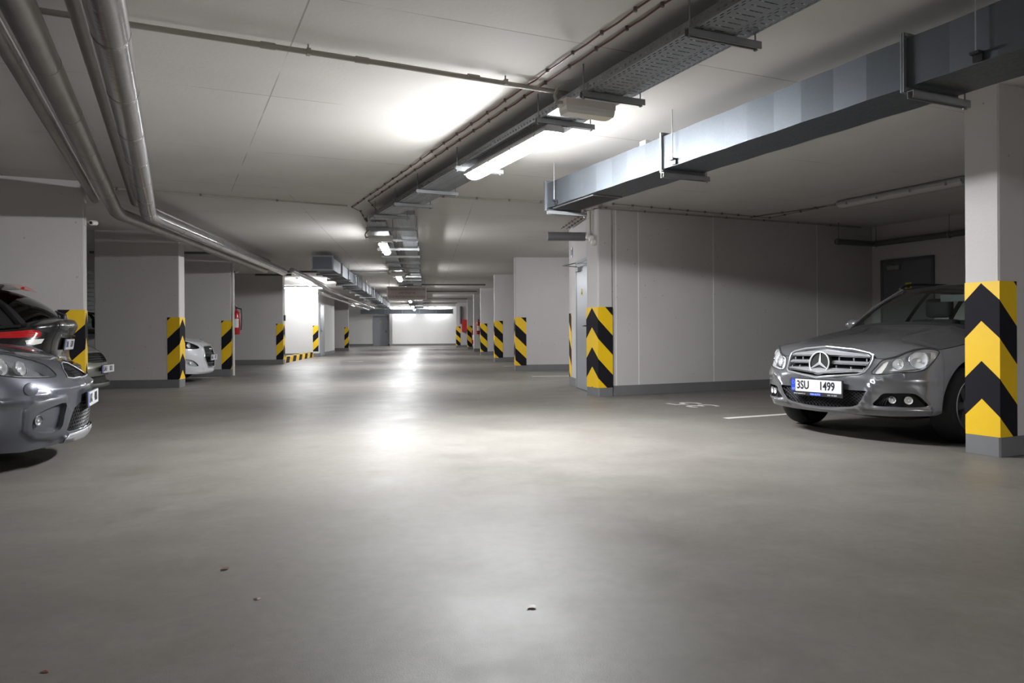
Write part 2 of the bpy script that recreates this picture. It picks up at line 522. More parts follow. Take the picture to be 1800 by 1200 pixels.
def wall(name, p, q, z0=0.0, z1=H, t=.2, m='wall', skirt=.15, side=1):
    """wall along p->q, its visible face on that line, thickness away to the right of p->q (side=1) or to the left (-1)"""
    d_ = (q - p); L = d_.length; a = math.atan2(d_.y, d_.x)
    mb = MB(); mb.box(0, L, 0, -t * side, z0, z1)
    o = obj(name, mb, m)
    o.location = (p.x, p.y, 0); o.rotation_euler = (0, 0, a)
    tag(o, kind='structure')
    if skirt:
        s = MB(); s.box(0, L, .006 * side, -.02 * side, 0.001, skirt)
        obj('skirting', s, 'skirt', o)
    return o

# near wing
wr = wall('wall_right', nf(11.56, BACK), nf(11.56, 9.5))
wall('wall_left', nf(-6.5, 9.2), nf(-6.5, BACK))
wall('wall_left_join', ff(-10.0, 9.0), nf(-6.5, 9.2))
wall('wall_behind', nf(-6.5, BACK), nf(11.56, BACK))
wb = wall('wall_bay', nf(11.56, 9.5), nf(5.99, 9.5), t=.2)          # long wall of the bay where the silver car stands
for bb in (10.2, 7.93, 6.486, 6.08):                               # pale vertical joints between the casts
    s = MB(); s.box(11.56 - bb - .006, 11.56 - bb + .006, .0, .0025, .15, H)
    obj('seam', s, 'seam', wb)
# door wall behind the corner pillar (belongs to the far wing)
wd = wall('wall_door', ff(2.62, 11.1), ff(2.62, 13.3), t=.2, side=1)
wall('wall_door_end', ff(2.62, 13.3), ff(8.2, 13.3), t=.2, side=1)
# far wing
wall('wall_far_left', ff(-10.0, 60), ff(-10.0, 9.0))
wall('wall_far_right', ff(8.2, 13.3), ff(8.2, 54))
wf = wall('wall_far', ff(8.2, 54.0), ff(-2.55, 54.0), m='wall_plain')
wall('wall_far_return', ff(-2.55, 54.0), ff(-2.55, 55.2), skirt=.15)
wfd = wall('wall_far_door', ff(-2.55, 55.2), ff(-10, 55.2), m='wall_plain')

# ------------------------------------------------------------------ pillars and wall stubs with hazard markings
def clip_poly(poly, z0, z1):
    for sgn, lim in ((1, z0), (-1, -z1)):
        out = []
        for i in range(len(poly)):
            a, b_ = poly[i - 1], poly[i]
            ia, ib = a[1] * sgn >= lim, b_[1] * sgn >= lim
            if ia != ib:
                t = (lim * sgn - a[1]) / (b_[1] - a[1])
                out.append((a[0] + t * (b_[0] - a[0]), lim * sgn))
            if ib:
                out.append(b_)
        poly = out
        if not poly:
            return []
    return poly

def pillar(label, loc, rz, side, length, thick, hz=(.15, 1.27), stripe_w=.21, group=None, m='wall', skirt=.15,
           apex=(1.245, .62), band=.30, name='concrete_pillar', cham=.012):
    """stub wall: end face towards the aisle (x=0), front face y=0 running to x=side*length, depth to y=thick"""
    t = thing(name, label, 'pillar', loc, rz, group)
    mb = MB()
    x0, x1 = sorted((0, side * length))
    mb.rbox(x0, x1, 0, thick, 0, H, cham)
    obj('body', mb, m, t)
    s = MB(); s.rbox(x0 - .004, x1 + .004, -.004, thick + .004, .001, skirt, cham)
    obj('skirting', s, 'skirt', t)
    if hz:
        z0, z1 = hz
        e1, e2 = .005, .0065
        # yellow ground on the front and end faces
        y = MB()
        y.box(-side * e1, side * stripe_w, .002, -e1, z0, z1)
        y.box(.002 * side, -side * e1, .002, thick - cham * .3, z0, z1)
        pan = obj('hazard_panel', y, 'yellow', t)
        k = int((apex[0] - z0) / (apex[0] - apex[1])) + 3
        for i in range(-1, k):
            za = apex[0] - i * (apex[0] - apex[1])
            q = MB(); got = False
            um = -thick / 2
            for (ua, ub) in ((0.0, stripe_w), (um, 0.0), (-thick, um)):
                f = lambda u: -abs(u - um)
                pl = [(ua, za - band + f(ua)), (ub, za - band + f(ub)), (ub, za + f(ub)), (ua, za + f(ua))]
                pl = clip_poly(pl, z0, z1)
                if len(pl) < 3:
                    continue
                got = True
                vs = []
                for (u, z) in pl:
                    if ua >= 0:
                        vs.append((side * (u if u > 1e-6 else -e2), -e2, z))
                    else:
                        vs.append((-side * e2, min(-u, thick - .004) if u < -1e-6 else -e2, z))
                n = len(vs)
                if ua >= 0:
                    back = [(p[0], -e1 + .001, p[2]) for p in vs]
                else:
                    back = [(-side * (e1 - .001), p[1], p[2]) for p in vs]
                q.add(vs + back, [tuple(range(n)), tuple(range(2 * n - 1, n - 1, -1))] + [(j, n + j, n + (j + 1) % n, (j + 1) % n) for j in range(n)])
            if got:
                obj('stripe', q, 'black', pan)
    return t

# right side of the near wing
pillar('white concrete pillar with yellow and black chevrons beside the silver car\'s front wheel', nf(5.68, 3.55), AN, 1, 3.6, .27,
       hz=(.15, 1.335), apex=(1.325, .725), band=.29, stripe_w=.20)
pc = pillar('corner pillar with chevrons at the end of the wall beside the grey door', nf(5.74, 9.46), AN, 1, .26, .34,
       hz=(.13, 1.335), apex=(1.325, .735), band=.29, stripe_w=.25, cham=.02)
# left side of the near wing
pillar('wide pale stub wall behind the black car, chevrons on its edge', nf(-.98, 10.32), AN, -1, 2.6, .30, hz=(.15, 1.27), stripe_w=.28)
# left side of the far wing
pillar('dim stub wall between the champagne car and the white car', ff(-4.40, 13.95), BF, -1, 1.45, .30)
pl3 = pillar('stub wall just beyond the white car, fire extinguisher hung behind it', ff(-4.45, 17.7), BF, -1, 1.9, .30)
pl4 = pillar('shaded stub wall before the brightly lit white recess', ff(-4.42, 23.85), BF, -1, 2.4, .30)
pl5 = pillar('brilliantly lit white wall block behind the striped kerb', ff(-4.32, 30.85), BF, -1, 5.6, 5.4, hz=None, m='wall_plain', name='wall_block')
# its marking only on the front edge
def edge_marking(par, side, w, z0, z1, apex, band, per):
    y = MB(); y.box(side * .0, side * w, 0, -.006, z0, z1)
    pan = obj('hazard_panel', y, 'yellow', par)
    for i in range(-1, 4):
        za = apex - i * per
        pl = clip_poly([(0, za - band), (w, za - band - w), (w, za - w), (0, za)], z0, z1)
        if len(pl) > 2:
            q = MB(); q.add([(side * u, -.008, z) for u, z in pl] + [(side * u, -.005, z) for u, z in pl],
                            [tuple(range(len(pl)))] + [(j, len(pl) + j, len(pl) + (j + 1) % len(pl), (j + 1) % len(pl)) for j in range(len(pl))])
            obj('stripe', q, 'black', pan)
edge_marking(pl5, -1, .22, .22, 1.27, 1.10, .30, .62)
pillar('small far stub wall just past the grey door in the left wall', ff(-4.15, 41.0), BF, -1, 2.2, .35)
# right side of the far wing
pillar('tall stub wall with stripes facing down the aisle beyond the corner door', ff(2.24, 18.3), BF, 1, 5.8, .30, hz=(.13, 1.33), apex=(1.32, .72), band=.30, stripe_w=.27)
pillar('stub wall with stripes, second beyond the corner door', ff(2.24, 23.9), BF, 1, 5.8, .30, hz=(.13, 1.33), apex=(1.32, .72), band=.30, stripe_w=.27)
pillar('far stub wall with stripes beside the wall-hung extinguisher', ff(2.34, 31.3), BF, 1, 5.8, .32, hz=(.13, 1.33), apex=(1.32, .72), band=.30, stripe_w=.28)
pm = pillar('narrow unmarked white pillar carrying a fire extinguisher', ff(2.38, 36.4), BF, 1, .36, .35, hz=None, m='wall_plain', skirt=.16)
pillar('far stub wall with stripes next to the red hose box', ff(2.40, 42.2), BF, 1, 5.6, .35, hz=(.13, 1.33), apex=(1.32, .72), band=.30, stripe_w=.27)
pillar('farthest stub wall with stripes at the edge of the bright end wall', ff(1.96, 47.0), BF, 1, 6.0, .35, hz=(.13, 1.33), apex=(1.32, .72), band=.30, stripe_w=.27)

# striped kerb in front of the lit recess
kb = thing('kerb', 'low concrete kerb painted yellow and black before the lit recess', 'kerb', ff(-4.50, 24.3), BF)
mb = MB(); mb.box(-.18, 0, 0, 6.4, 0, .2); obj('body', mb, 'yellow', kb)
for i in range(5):
    q = MB(); y0 = .4 + i * 1.25
    pl = [(y0, .0), (y0 + .62, .0), (y0 + .82, .2), (y0 + .2, .2)]
    q.add([(.003, a, z) for a, z in pl] + [(-.18, pl[2][0], .2015), (-.18, pl[3][0], .2015), (.003, pl[2][0], .2015), (.003, pl[3][0], .2015)],
          [(0, 1, 2, 3), (7, 6, 4, 5)])
    obj('stripe', q, 'black', kb)

# ------------------------------------------------------------------ doors (setting)
def door(name, par_loc, rz, w, h, m='door', swing=1, closer=True, sticker=None, frame=.05, handle=True, z0=.01):
    """leaf in local XZ, outer face towards -y"""
    o = bpy.data.objects.new(name, None); COL.objects.link(o)
    o.location = par_loc; o.rotation_euler = (0, 0, rz); tag(o, kind='structure')
    mb = MB(); mb.box(0, w, -.022, .03, z0, h); obj('leaf', mb, m, o)
    f = MB(); f.box(-frame, 0, -.03, .03, 0, h + frame); f.box(w, w + frame, -.03, .03, 0, h + frame); f.box(-frame, w + frame, -.03, .03, h, h + frame)
    obj('frame', f, 'door_frame' if m != 'door' else 'door', o)
    hx = w - .09 if swing > 0 else .09
    if handle:
        q = MB(); q.box(hx - .02, hx + .02, -.03, -.022, .95, 1.15); q.tube([(hx, -.03, 1.06), (hx, -.075, 1.06), (hx - swing * .12, -.075, 1.06)], .009, 8)
        obj('handle', q, 'black_plastic', o)
    if closer:
        q = MB(); x0 = .12 if swing > 0 else w - .36
        q.box(x0, x0 + .24, -.075, -.022, h - .14, h - .07)
        cl = obj('door_closer', q, 'steel', o)
        a = MB(); a.tube([(x0 + .12, -.055, h - .06), (x0 + .12 + swing * .05, -.30, h - .045), (x0 - swing * .05, -.05, h + .02)], .009, 6)
        obj('closer_arm', a, 'steel', cl)
    if sticker:
        q = MB(); q.box(sticker[0] - .06, sticker[0] + .06, -.024, -.022, sticker[1] - .06, sticker[1] + .06)
        st = obj('sticker', q, 'label_yellow', o)
        a = MB(); a.add([(sticker[0] - .035, -.0246, sticker[1] - .03), (sticker[0] + .035, -.0246, sticker[1] - .03), (sticker[0], -.0246, sticker[1] + .035)], [(0, 1, 2)])
        obj('pictogram', a, 'black', st)
    return o

door('door_1', ff(2.615, 12.52), BF - R(90), .95, 2.12, swing=1, sticker=(.45, 1.62))
door('door_2', nf(11.555, 9.25), AN - R(90), .92, 2.16, 'door_d', swing=1, sticker=(.5, 1.72))
door('door_3', ff(-4.315, 31.3), BF + R(90), 1.1, 2.1, swing=-1, closer=False)
door('door_4', ff(-3.75, 55.19), BF, 1.0, 2.15, swing=1, sticker=(.5, 1.75))

# ------------------------------------------------------------------ floor paint
def line(label, p, q, w, m='white_line'):
    d_ = q - p; L = d_.length
    mb = MB(); mb.box(0, L, -w / 2, w / 2, .0006, .0016)
    o = obj('parking_line', mb, m); o.location = (p.x, p.y, 0); o.rotation_euler = (0, 0, math.atan2(d_.y, d_.x))
    return tag(o, label, 'floor marking')
line('white painted bay line running under the silver car', nf(5.55, 6.46), nf(10.8, 6.46), .10)
line('white painted bay line at the far bay behind the corner door', ff(2.3, 15.9), ff(7.5, 15.9), .10)
for k, (e_, lab) in enumerate(((20.9, 'white bay line between the second and third right stub walls'), (27.4, 'white bay line between the third and fourth right stub walls'))):
    line(lab, ff(2.2, e_), ff(7, e_), .10)
line('white bay line beside the white hatchback', ff(-4.5, 17.1), ff(-9, 17.1), .10)
line('short worn white stroke far down the aisle floor', ff(.4, 33), ff(.9, 33), .22)
line('short worn white stroke in the aisle near the lit recess', ff(-2.6, 25.5), ff(-2.1, 25.5), .18)
line('white bay line between the dark grey and black cars', nf(-1.2, 8.05), nf(-6, 8.05), .10)
nb = text_mb('35', .62, .0005, mtx=Matrix.Identity(4), sx=1.15)
no = obj('bay_number', nb, 'white_line')
no.location = nf(6.22, 7.85, .0012); no.rotation_euler = (0, 0, AN + R(90))
tag(no, 'worn white bay number painted on floor before the long wall', 'floor marking')

# ------------------------------------------------------------------ lamps
def lamp_unit(name, label, loc, rz, length=1.57, lit=True, group=None, z_up=0.0, w=.155):
    """weatherproof batten along local y; origin at its top centre"""
    t = thing(name, label, 'lamp', loc, rz, group)
    L = length / 2
    hb = MB(); hb.prism([(-w / 2 - .008, -.056), (-w / 2 - .008, -.030), (-w / 2 + .02, 0), (w / 2 - .02, 0), (w / 2 + .008, -.030), (w / 2 + .008, -.056)], -L, L, Matrix.Rotation(R(90), 4, 'X'))
    obj('housing', hb, 'lamp_body', t)
    prof = [(-w / 2 + .004, -.045), (-w / 2 + .01, -.075), (-w / 2 + .028, -.098), (-.02, -.108), (.02, -.108), (w / 2 - .028, -.098), (w / 2 - .01, -.075), (w / 2 - .004, -.045)]
    db = MB()
    st = [(-L + .004, .45), (-L + .012, .75), (-L + .035, .93), (-L + .08, 1.0), (L - .08, 1.0), (L - .035, .93), (L - .012, .75), (L - .004, .45)]
    A = [[(x * (.82 + .18 * k), y, -.045 + (z + .045) * k) for x, z in prof] for y, k in st]
    db.grid(A)
    n = len(prof); m_ = len(st)
    db.f.append(tuple(range(n))); db.f.append(tuple(range((m_ - 1) * n, m_ * n)))
    obj('diffuser', db, ('lamp_on' if w > .15 else 'lamp_on_single' if w > .12 else 'lamp_on_slim') if lit else 'lamp_off', t, smooth=True, ang=60)
    for s in (-1, 1):
        for y in (-L * .8, -L * .27, L * .27, L * .8):
            c = MB(); c.box(s * (w / 2 + .002), s * (w / 2 + .013), y - .012, y + .012, -.075, -.035)
            obj('clip', c, 'steel', t)
    return t

def exit_box(label, loc, rz, group):
    """unlit emergency luminaire mounted across the tray: beige tray and clear prismatic bowl"""
    t = thing('emergency_lamp', label, 'lamp', loc, rz, group)
    mb = MB(); mb.prism([(-.20, -.06), (-.20, .06), (.20, .06), (.20, -.06)], -.05, 0)
    obj('housing', mb, 'lamp_beige', t)
    q = MB()
    A = [[(x, y, z) for x, y in ((-.195 * k, -.055 * k), (.195 * k, -.055 * k), (.195 * k, .055 * k), (-.195 * k, .055 * k), (-.195 * k, -.055 * k))] for k, z in ((1, -.05), (1.0, -.075), (.95, -.10))]
    q.grid(A, flip=True); q.add([(-.185, -.052, -.10), (.185, -.052, -.10), (.185, .052, -.10), (-.185, .052, -.10)], [(0, 3, 2, 1)])
    obj('bowl', q, 'opal', t)
    c = MB(); c.tube([(-.20, 0, -.02), (-.245, 0, -.03), (-.26, 0, .02), (-.235, 0, .07), (-.19, 0, .10)], .011, 8)
    obj('flex', c, 'pvc', t, smooth=True)
    return t

TZ = 2.64                                           # underside of the cable trays
lamp_unit('tube_lamp', 'long lit tube lamp under the cable tray nearest the zinc duct', nf(2.72, 6.0, TZ - .05), AN, 1.76)
lamp_unit('tube_lamp', 'lit tube lamp under the near tray run behind the chevron pillar', nf(2.72, -4.3, TZ - .05), AN, 1.66)
G = 'lit tube lamps along the far cable tray'
for e_, lab in ((13.9, 'lit tube lamp just past the bend of the cable tray'), (21.6, 'lit tube lamp in front of the hanging sign'),
                (29.6, 'lit tube lamp hidden behind the hanging sign'), (37.6, 'small lit tube lamp seen under the hanging sign'), (45.2, 'lit tube lamp on the far tray before the cross duct'), (51.0, 'lit tube lamp close to the bright end wall')):
    lamp_unit('tube_lamp', lab, ff(-.73, e_, TZ - .05), BF, 1.57, group=G, w=.14)
exit_box('beige unlit emergency lamp mounted across the near cable tray', nf(2.68, 4.55, TZ - .045), AN, 'emergency lamps under the trays')
exit_box('beige unlit emergency lamp across the tray just past its bend', ff(-.73, 12.6, TZ - .045), BF, 'emergency lamps under the trays')
exit_box('beige unlit emergency lamp across the tray before the hanging sign', ff(-.73, 20.3, TZ - .045), BF, 'emergency lamps under the trays')
G2 = 'slim lit tube lamps of the bays and end wall'
lamp_unit('tube_lamp', 'lit tube lamp beside the pipe run, outer one of a pair before the recess', ff(-3.80, 26.9, H - .002), BF, 3.0, group=G2, w=.075)
lamp_unit('tube_lamp', 'lit tube lamp beside the pipe run, inner one of a pair before the recess', ff(-4.25, 26.9, H - .002), BF, 3.0, group=G2, w=.075)
lamp_unit('tube_lamp', 'lit tube lamp lying crosswise along the top of the white recess wall', ff(-4.75, 29.9, H - .002), BF + R(90), 1.75, group=G2, w=.075)
lamp_unit('tube_lamp', 'lit tube lamp in the far left bay by the grey door', ff(-4.6, 48.5, H - .002), BF, 1.57, group=G2, w=.09)
lamp_unit('tube_lamp', 'lit tube lamp at the left end of the bright end wall', ff(-1.7, 53.72, H - .002), BF + R(90), 1.57, group=G2, w=.07)
lamp_unit('tube_lamp', 'lit tube lamp before the middle of the bright end wall', ff(.9, 53.72, H - .002), BF + R(90), 1.57, group=G2, w=.07)
lamp_unit('tube_lamp', 'added unseen lamp behind the corner door block, brightening the next stub wall', ff(4.3, 15.8, H - .002), BF, 1.57, group=G2, w=.11)  # added out of sight to brighten the stub wall beyond the corner door
lamp_unit('tube_lamp', 'unlit tube lamp on the ceiling over the silver car', nf(8.75, 6.8, 2.82), AN, 1.85, lit=False)

# ------------------------------------------------------------------ cable trays
def slot_plate(L, xs, cols, period, z):
    """sheet with real slots: xs = column borders; cols[i] = list of (start, end) slot spans inside one period or None for solid"""
    mb = MB(); n = int(L / period)
    for i in range(len(xs) - 1):
        x0, x1 = xs[i], xs[i + 1]
        if not cols[i]:
            mb.add([(x0, 0, z), (x1, 0, z), (x1, L, z), (x0, L, z)], [(0, 3, 2, 1)])
            continue
        sp = []
        for k in range(n):
            for a, b_ in cols[i]:
                sp.append((k * period + a, k * period + b_))
        y = 0.0
        for a, b_ in sp + [(L, L)]:
            if a > y + 1e-6:
                mb.add([(x0, y, z), (x1, y, z), (x1, a, z), (x0, a, z)], [(0, 3, 2, 1)])
            y = b_
    return mb

def tray(label, loc, rz, L, w, period, rail=.06, fine=True, group=None):
    t = thing('cable_tray', label, 'cable tray', loc, rz, group)
    k = w / .30
    xs = [0, .020 * k, .027 * k, .042 * k, .049 * k, .085 * k, .215 * k, .251 * k, .258 * k, .273 * k, .280 * k, .30 * k]
    p = period
    A, B_ = [(.0, .55 * p)], [(.5 * p, .99 * p)]
    C = [(.40 * p, .52 * p)]
    cols = [None, A, None, B_, None, C, None, A, None, B_, None]
    obj('base_plate', slot_plate(L, xs, cols, p, 0.0), 'galv_d', t)
    for s, x in ((0, 0.0), (1, w)):
        # side rail with a row of slots and round holes, lip at the top
        zs = [0, .018, .030, .042, .048, rail]
        cz = [None, [(.1 * p, .5 * p)], None, [(.7 * p, .82 * p)], None]
        q = slot_plate(L, zs, cz, p, 0.0)
        Mx = Matrix(((0, 0, 1, x), (0, 1, 0, 0), (1, 0, 0, 0), (0, 0, 0, 1)))
        r_ = MB(); r_.add(q.v, q.f, Mx)
        r_.box(x - .0 if s == 0 else x - .014, x + .014 if s == 0 else x, 0, L, rail, rail + .002)
        obj('side_rail', r_, 'galv_d', t)
    return t

G3 = 'cable trays along the ceiling'
tray('perforated zinc cable tray running over the long lit lamp', nf(2.62, -3.2, TZ), AN, 13.95, .29, .055, group=G3)
tray('narrower perforated tray alongside the one over the lamp', nf(2.925, -3.2, TZ + .035), AN, 13.2, .13, .055, rail=.05, group=G3)
tray('zinc tray of the far wing with tube lamps hung below', ff(-.88, 11.3, TZ), BF, 41.0, .29, .11, group=G3)
tray('higher ladder-like tray beside the far lamps', ff(-.41, 10.75, TZ + .03), BF, 41.4, .27, .16, rail=.05, group=G3)
for (a0, a1, fr, rz, lab) in ((nf(2.68, -3.0, TZ + .015), 13.5, 'n', AN, 'bundle of black cables lying in the near tray'), (ff(-.82, 11.5, TZ + .015), 40.5, 'f', BF, 'bundle of black cables lying in the far tray')):
    cbl = thing('cable_bundle', lab, 'cables', a0, rz)
    for i in range(5):
        c = MB(); ys = np.linspace(0, a1, 40)
        c.tube([(.035 * i + .008 * math.sin(y * 1.7 + i), y, .004 + .006 * ((i * 7) % 3)) for y in ys], .011, 6)
        obj('cable', c, 'cable_k', cbl, smooth=True)

def hanger(label, loc, rz, w, z_bot, group, double=False, rod_at=None, name='tray_hanger'):
    """steel channel across below a tray or duct with threaded rods to the ceiling"""
    t = thing(name, label, 'hanger', loc, rz, group)
    q = MB(); q.box(0, w, -.02, -.017, z_bot - .041, z_bot); q.box(0, w, .017, .02, z_bot - .041, z_bot); q.box(0, w, -.02, .02, z_bot - .003, z_bot)
    q.box(0, w, -.02, -.011, z_bot - .041, z_bot - .038); q.box(0, w, .011, .02, z_bot - .041, z_bot - .038)
    obj('channel', q, 'steel', t)
    for x in (rod_at or (.02, w - .03)):
        r_ = MB(); r_.tube([(x, 0, z_bot - .055), (x, 0, H)], .005, 6)
        ro = obj('rod', r_, 'rod', t)
        n_ = MB(); n_.lathe([(.012, z_bot - .052), (.012, z_bot - .042)], 6, Matrix.Translation((x, 0, 0)))
        obj('nut', n_, 'rod', ro)
    return t

GH = 'steel hangers of the cable trays'
labs = ['zinc tray hanger beside the unlit emergency lamp', 'zinc tray hanger at the head of the long lit lamp', 'zinc tray hanger at the tail of the long lit lamp']
for d_, lab in ((3.30, 'tray hanger crossing the near tray above the floor aisle'), (1.2, 'tray hanger overhead behind the photograph'), (4.46, labs[0]), (5.16, labs[1]), (6.98, labs[2]),
                (8.3, 'tray hanger on the dark tray stretch after the lit lamp'), (9.25, 'tray hanger shortly before the bend of the tray'), (10.3, 'tray hanger right at the bend of the tray')):
    hanger(lab, nf(2.58, d_), AN, .52, TZ - .001, GH)
for i in range(28):
    e_ = 11.9 + i * 1.45
    hanger('steel hanger across the two far trays', ff(-.92, e_), BF, .82, TZ - .001, GH, rod_at=(.02, .42, .80))

# ------------------------------------------------------------------ zinc ventilation ducts
def duct(label, loc, rz, L, w, z0, z1, flanges, pleat=.26, grilles=(), cap=True):
    """rectangular duct along local y from its end face at y=0; sides carry folded stiffening beads"""
    t = thing('ventilation_duct', label, 'duct', loc, rz)
    ys0 = [0] + list(flanges) + [L]
    for a, b_ in zip(ys0[:-1], ys0[1:]):
        n = max(1, round((b_ - a) / pleat)); mb = MB()
        for k in range(n):
            y0 = a + (b_ - a) * k / n; y1 = a + (b_ - a) * (k + 1) / n
            o0, o1 = ((.0, .010) if k % 2 else (.010, .0))
            vs = [(-o0, y0, z0), (w + o0, y0, z0), (w + o0, y0, z1), (-o0, y0, z1), (-o1, y1, z0), (w + o1, y1, z0), (w + o1, y1, z1), (-o1, y1, z1)]
            mb.add(vs, [(0, 4, 5, 1), (1, 5, 6, 2), (2, 6, 7, 3), (3, 7, 4, 0)])
        if a == 0 and cap:
            mb.add([(0, 0, z0), (w, 0, z0), (w, 0, z1), (0, 0, z1)], [(0, 1, 2, 3)])
        obj('duct_section', mb, 'galv', t)
    for y in [.012] + list(flanges):
        q = MB(); f = .032
        for yy in ((y - .012, y - .002), (y + .002, y + .012)):
            q.box(-f, 0, yy[0], yy[1], z0 - f, z1 + f); q.box(w, w + f, yy[0], yy[1], z0 - f, z1 + f)
            q.box(0, w, yy[0], yy[1], z0 - f, z0); q.box(0, w, yy[0], yy[1], z1, z1 + f)
        fl = obj('flange', q, 'galv_d', t)
        c = MB()
        for x in (-.016, w + .016):
            for z in (z0 - .016, z1 + .016):
                c.box(x - .008, x + .008, y - .02, y + .02, z - .008, z + .008)
        obj('corner_bolt', c, 'rod', fl)
    for (ya, yb) in grilles:
        q = MB(); q.box(.05, w - .05, ya, yb, z0 - .012, z0 + .002)
        g = obj('grille', q, 'matt_black', t)
        n = int((yb - ya) / .03)
        for k in range(n):
            s = MB(); y = ya + .015 + k * .03
            s.box(.055, w - .055, y - .002, y + .006, z0 - .016, z0 - .010)
            obj('louvre', s, 'door_frame', g)
        f = MB(); f.box(.03, w - .03, ya - .02, ya, z0 - .014, z0); f.box(.03, w - .03, yb, yb + .02, z0 - .014, z0); f.box(.03, .05, ya, yb, z0 - .014, z0); f.box(w - .05, w - .03, ya, yb, z0 - .014, z0)
        obj('grille_frame', f, 'galv_d', g)
    return t

# near duct: runs from its end beside the corner door towards and past the camera
duct('long rectangular zinc duct hanging over the silver car', nf(4.26, 7.45), AN + R(180), 13.0, .41, 2.365, 2.645, (2.20, 4.52, 6.9, 9.3), grilles=((.12, .95),))
for d_, lab in ((7.37, 'duct hanger at the free end of the zinc duct'), (5.23, 'duct hanger at the first flange of the zinc duct'), (2.88, 'duct hanger at the second flange of the zinc duct'), (.6, 'duct hanger overhead near the pillar')):
    hanger(lab, nf(3.82, d_), AN, .50, 2.33, 'steel hangers of the near zinc duct', rod_at=(.475,), name='duct_hanger')
for d_, lab in ((5.08, 'thin rod and clamp on the duct side by its first flange'), (2.50, 'thin rod and clamp on the duct side by its second flange'), (7.2, 'thin rod and clamp at the end of the duct')):
    t = thing('duct_clamp', lab, 'hanger', nf(3.816, d_), AN, 'rod clamps on the duct side')
    q = MB(); q.tube([(0, 0, 2.42), (0, 0, H)], .004, 6); obj('rod', q, 'rod', t)
    q = MB(); q.box(-.015, .023, -.025, .025, 2.405, 2.42); q.box(.012, .023, -.025, .025, 2.37, 2.42); obj('clamp', q, 'black_plastic', t)
t = thing('cable_gland', 'small black cable coil on top of the zinc duct', 'cable', nf(3.98, 5.5, 2.647), AN)
q = MB(); q.tube([(.02 + .05 * math.cos(a), .05 * math.sin(a) * 1.6, .03 + .012 * math.sin(3 * a)) for a in np.linspace(0, 11, 40)], .010, 6); obj('coil', q, 'cable_k', t, smooth=True)
q = MB(); q.box(-.12, -.04, .03, .12, .0, .04); obj('box', q, 'white_plastic', t)
# far duct along the left of the far wing
duct('grey zinc duct of the far wing with a plain square end', ff(-2.52, 17.15), BF, 27.5, .43, 2.42, 2.70, tuple(1.9 + 1.5 * i for i in range(17)), pleat=.7)
for i in range(13):
    hanger('steel hanger under the far zinc duct', ff(-2.62, 18.4 + i * 2.0), BF, .62, 2.415, 'steel hangers of the far zinc duct', name='duct_hanger')
# cross duct above the end wall
duct('wide zinc duct crossing above the bright end wall', ff(2.0, 52.9), BF + R(90), 6.5, .5, 2.30, 2.62, (1.2, 2.4, 3.6, 4.8), pleat=.6)

# ------------------------------------------------------------------ pipes
def pipe(label, pts, r, m, bands=(), name='insulated_pipe', cat='pipe', n=20, closed_end=True, group=None):
    base = Vector(pts[0])
    t = thing(name, label, cat, base, 0, group)
    P = [Vector(p) - base for p in pts]
    q = MB(); q.tube(P, r, n); obj('jacket', q, m, t, smooth=True, ang=50)
    # overlapping sleeves at the joints
    L = 0
    segs = [(P[i], P[i + 1]) for i in range(len(P) - 1)]
    for a, b_ in segs:
        l = (b_ - a).length; u = (b_ - a).normalized(); k = .9
        while k < l - .25:
            w = MB(); w.tube([a + u * k, a + u * (k + .035)], r * 1.025, n); obj('sleeve_band', w, m, t, smooth=True, ang=50)
            k += bands or 1.1
    return t

pb1, pb2 = ff(-3.50, 9.98, 2.5), ff(-3.84, 9.78, 2.5)
pipe('thick foil-clad pipe with a bright highlight, right one of the pair', [nf(-.28, -5.5, 2.5), nf(-.28, 10.45, 2.5), ff(-3.50, 10.25, 2.5), ff(-3.50, 19.0, 2.5)], .092, 'foil', .98)
pipe('thick dull foil-clad pipe, left one of the pair', [nf(-.645, -5.5, 2.5), nf(-.645, 10.35, 2.5), ff(-3.85, 9.95, 2.5), ff(-3.85, 18.5, 2.5)], .078, 'foil_d', 1.05)
pipe('thinner pipe tucked above the left foil-clad pipe', [nf(-.86, -5.5, 2.62), nf(-.86, 10.25, 2.62), nf(-.9, 10.27, 2.70), nf(-.92, 10.28, 2.77)], .052, 'foil_d', 1.4)
pipe('thinner pipe tucked above the right foil-clad pipe', [nf(-.44, -5.5, 2.66), nf(-.44, 10.6, 2.66), ff(-3.66, 10.6, 2.66), ff(-3.66, 18.0, 2.66)], .05, 'foil_d', 1.4)
pipe('foil-clad pipe carrying on past the paired pipe ends', [ff(-3.42, 19.7, 2.6), ff(-3.42, 23.0, 2.60), ff(-3.30, 26.0, 2.45), ff(-3.0, 44, 2.42)], .065, 'foil', 2.0)
pipe('slim foil-clad pipe carrying on past the lit recess', [ff(-3.62, 26.2, 2.35), ff(-3.35, 45, 2.35)], .055, 'foil', 2.0)
pipe('short grey drain pipe sticking out over the corner door', [ff(2.66, 11.95, 2.53), ff(2.0, 11.95, 2.53)], .072, 'pipe_grey', .32, name='drain_pipe')
GC = 'dark conduits crossing the far ceiling'
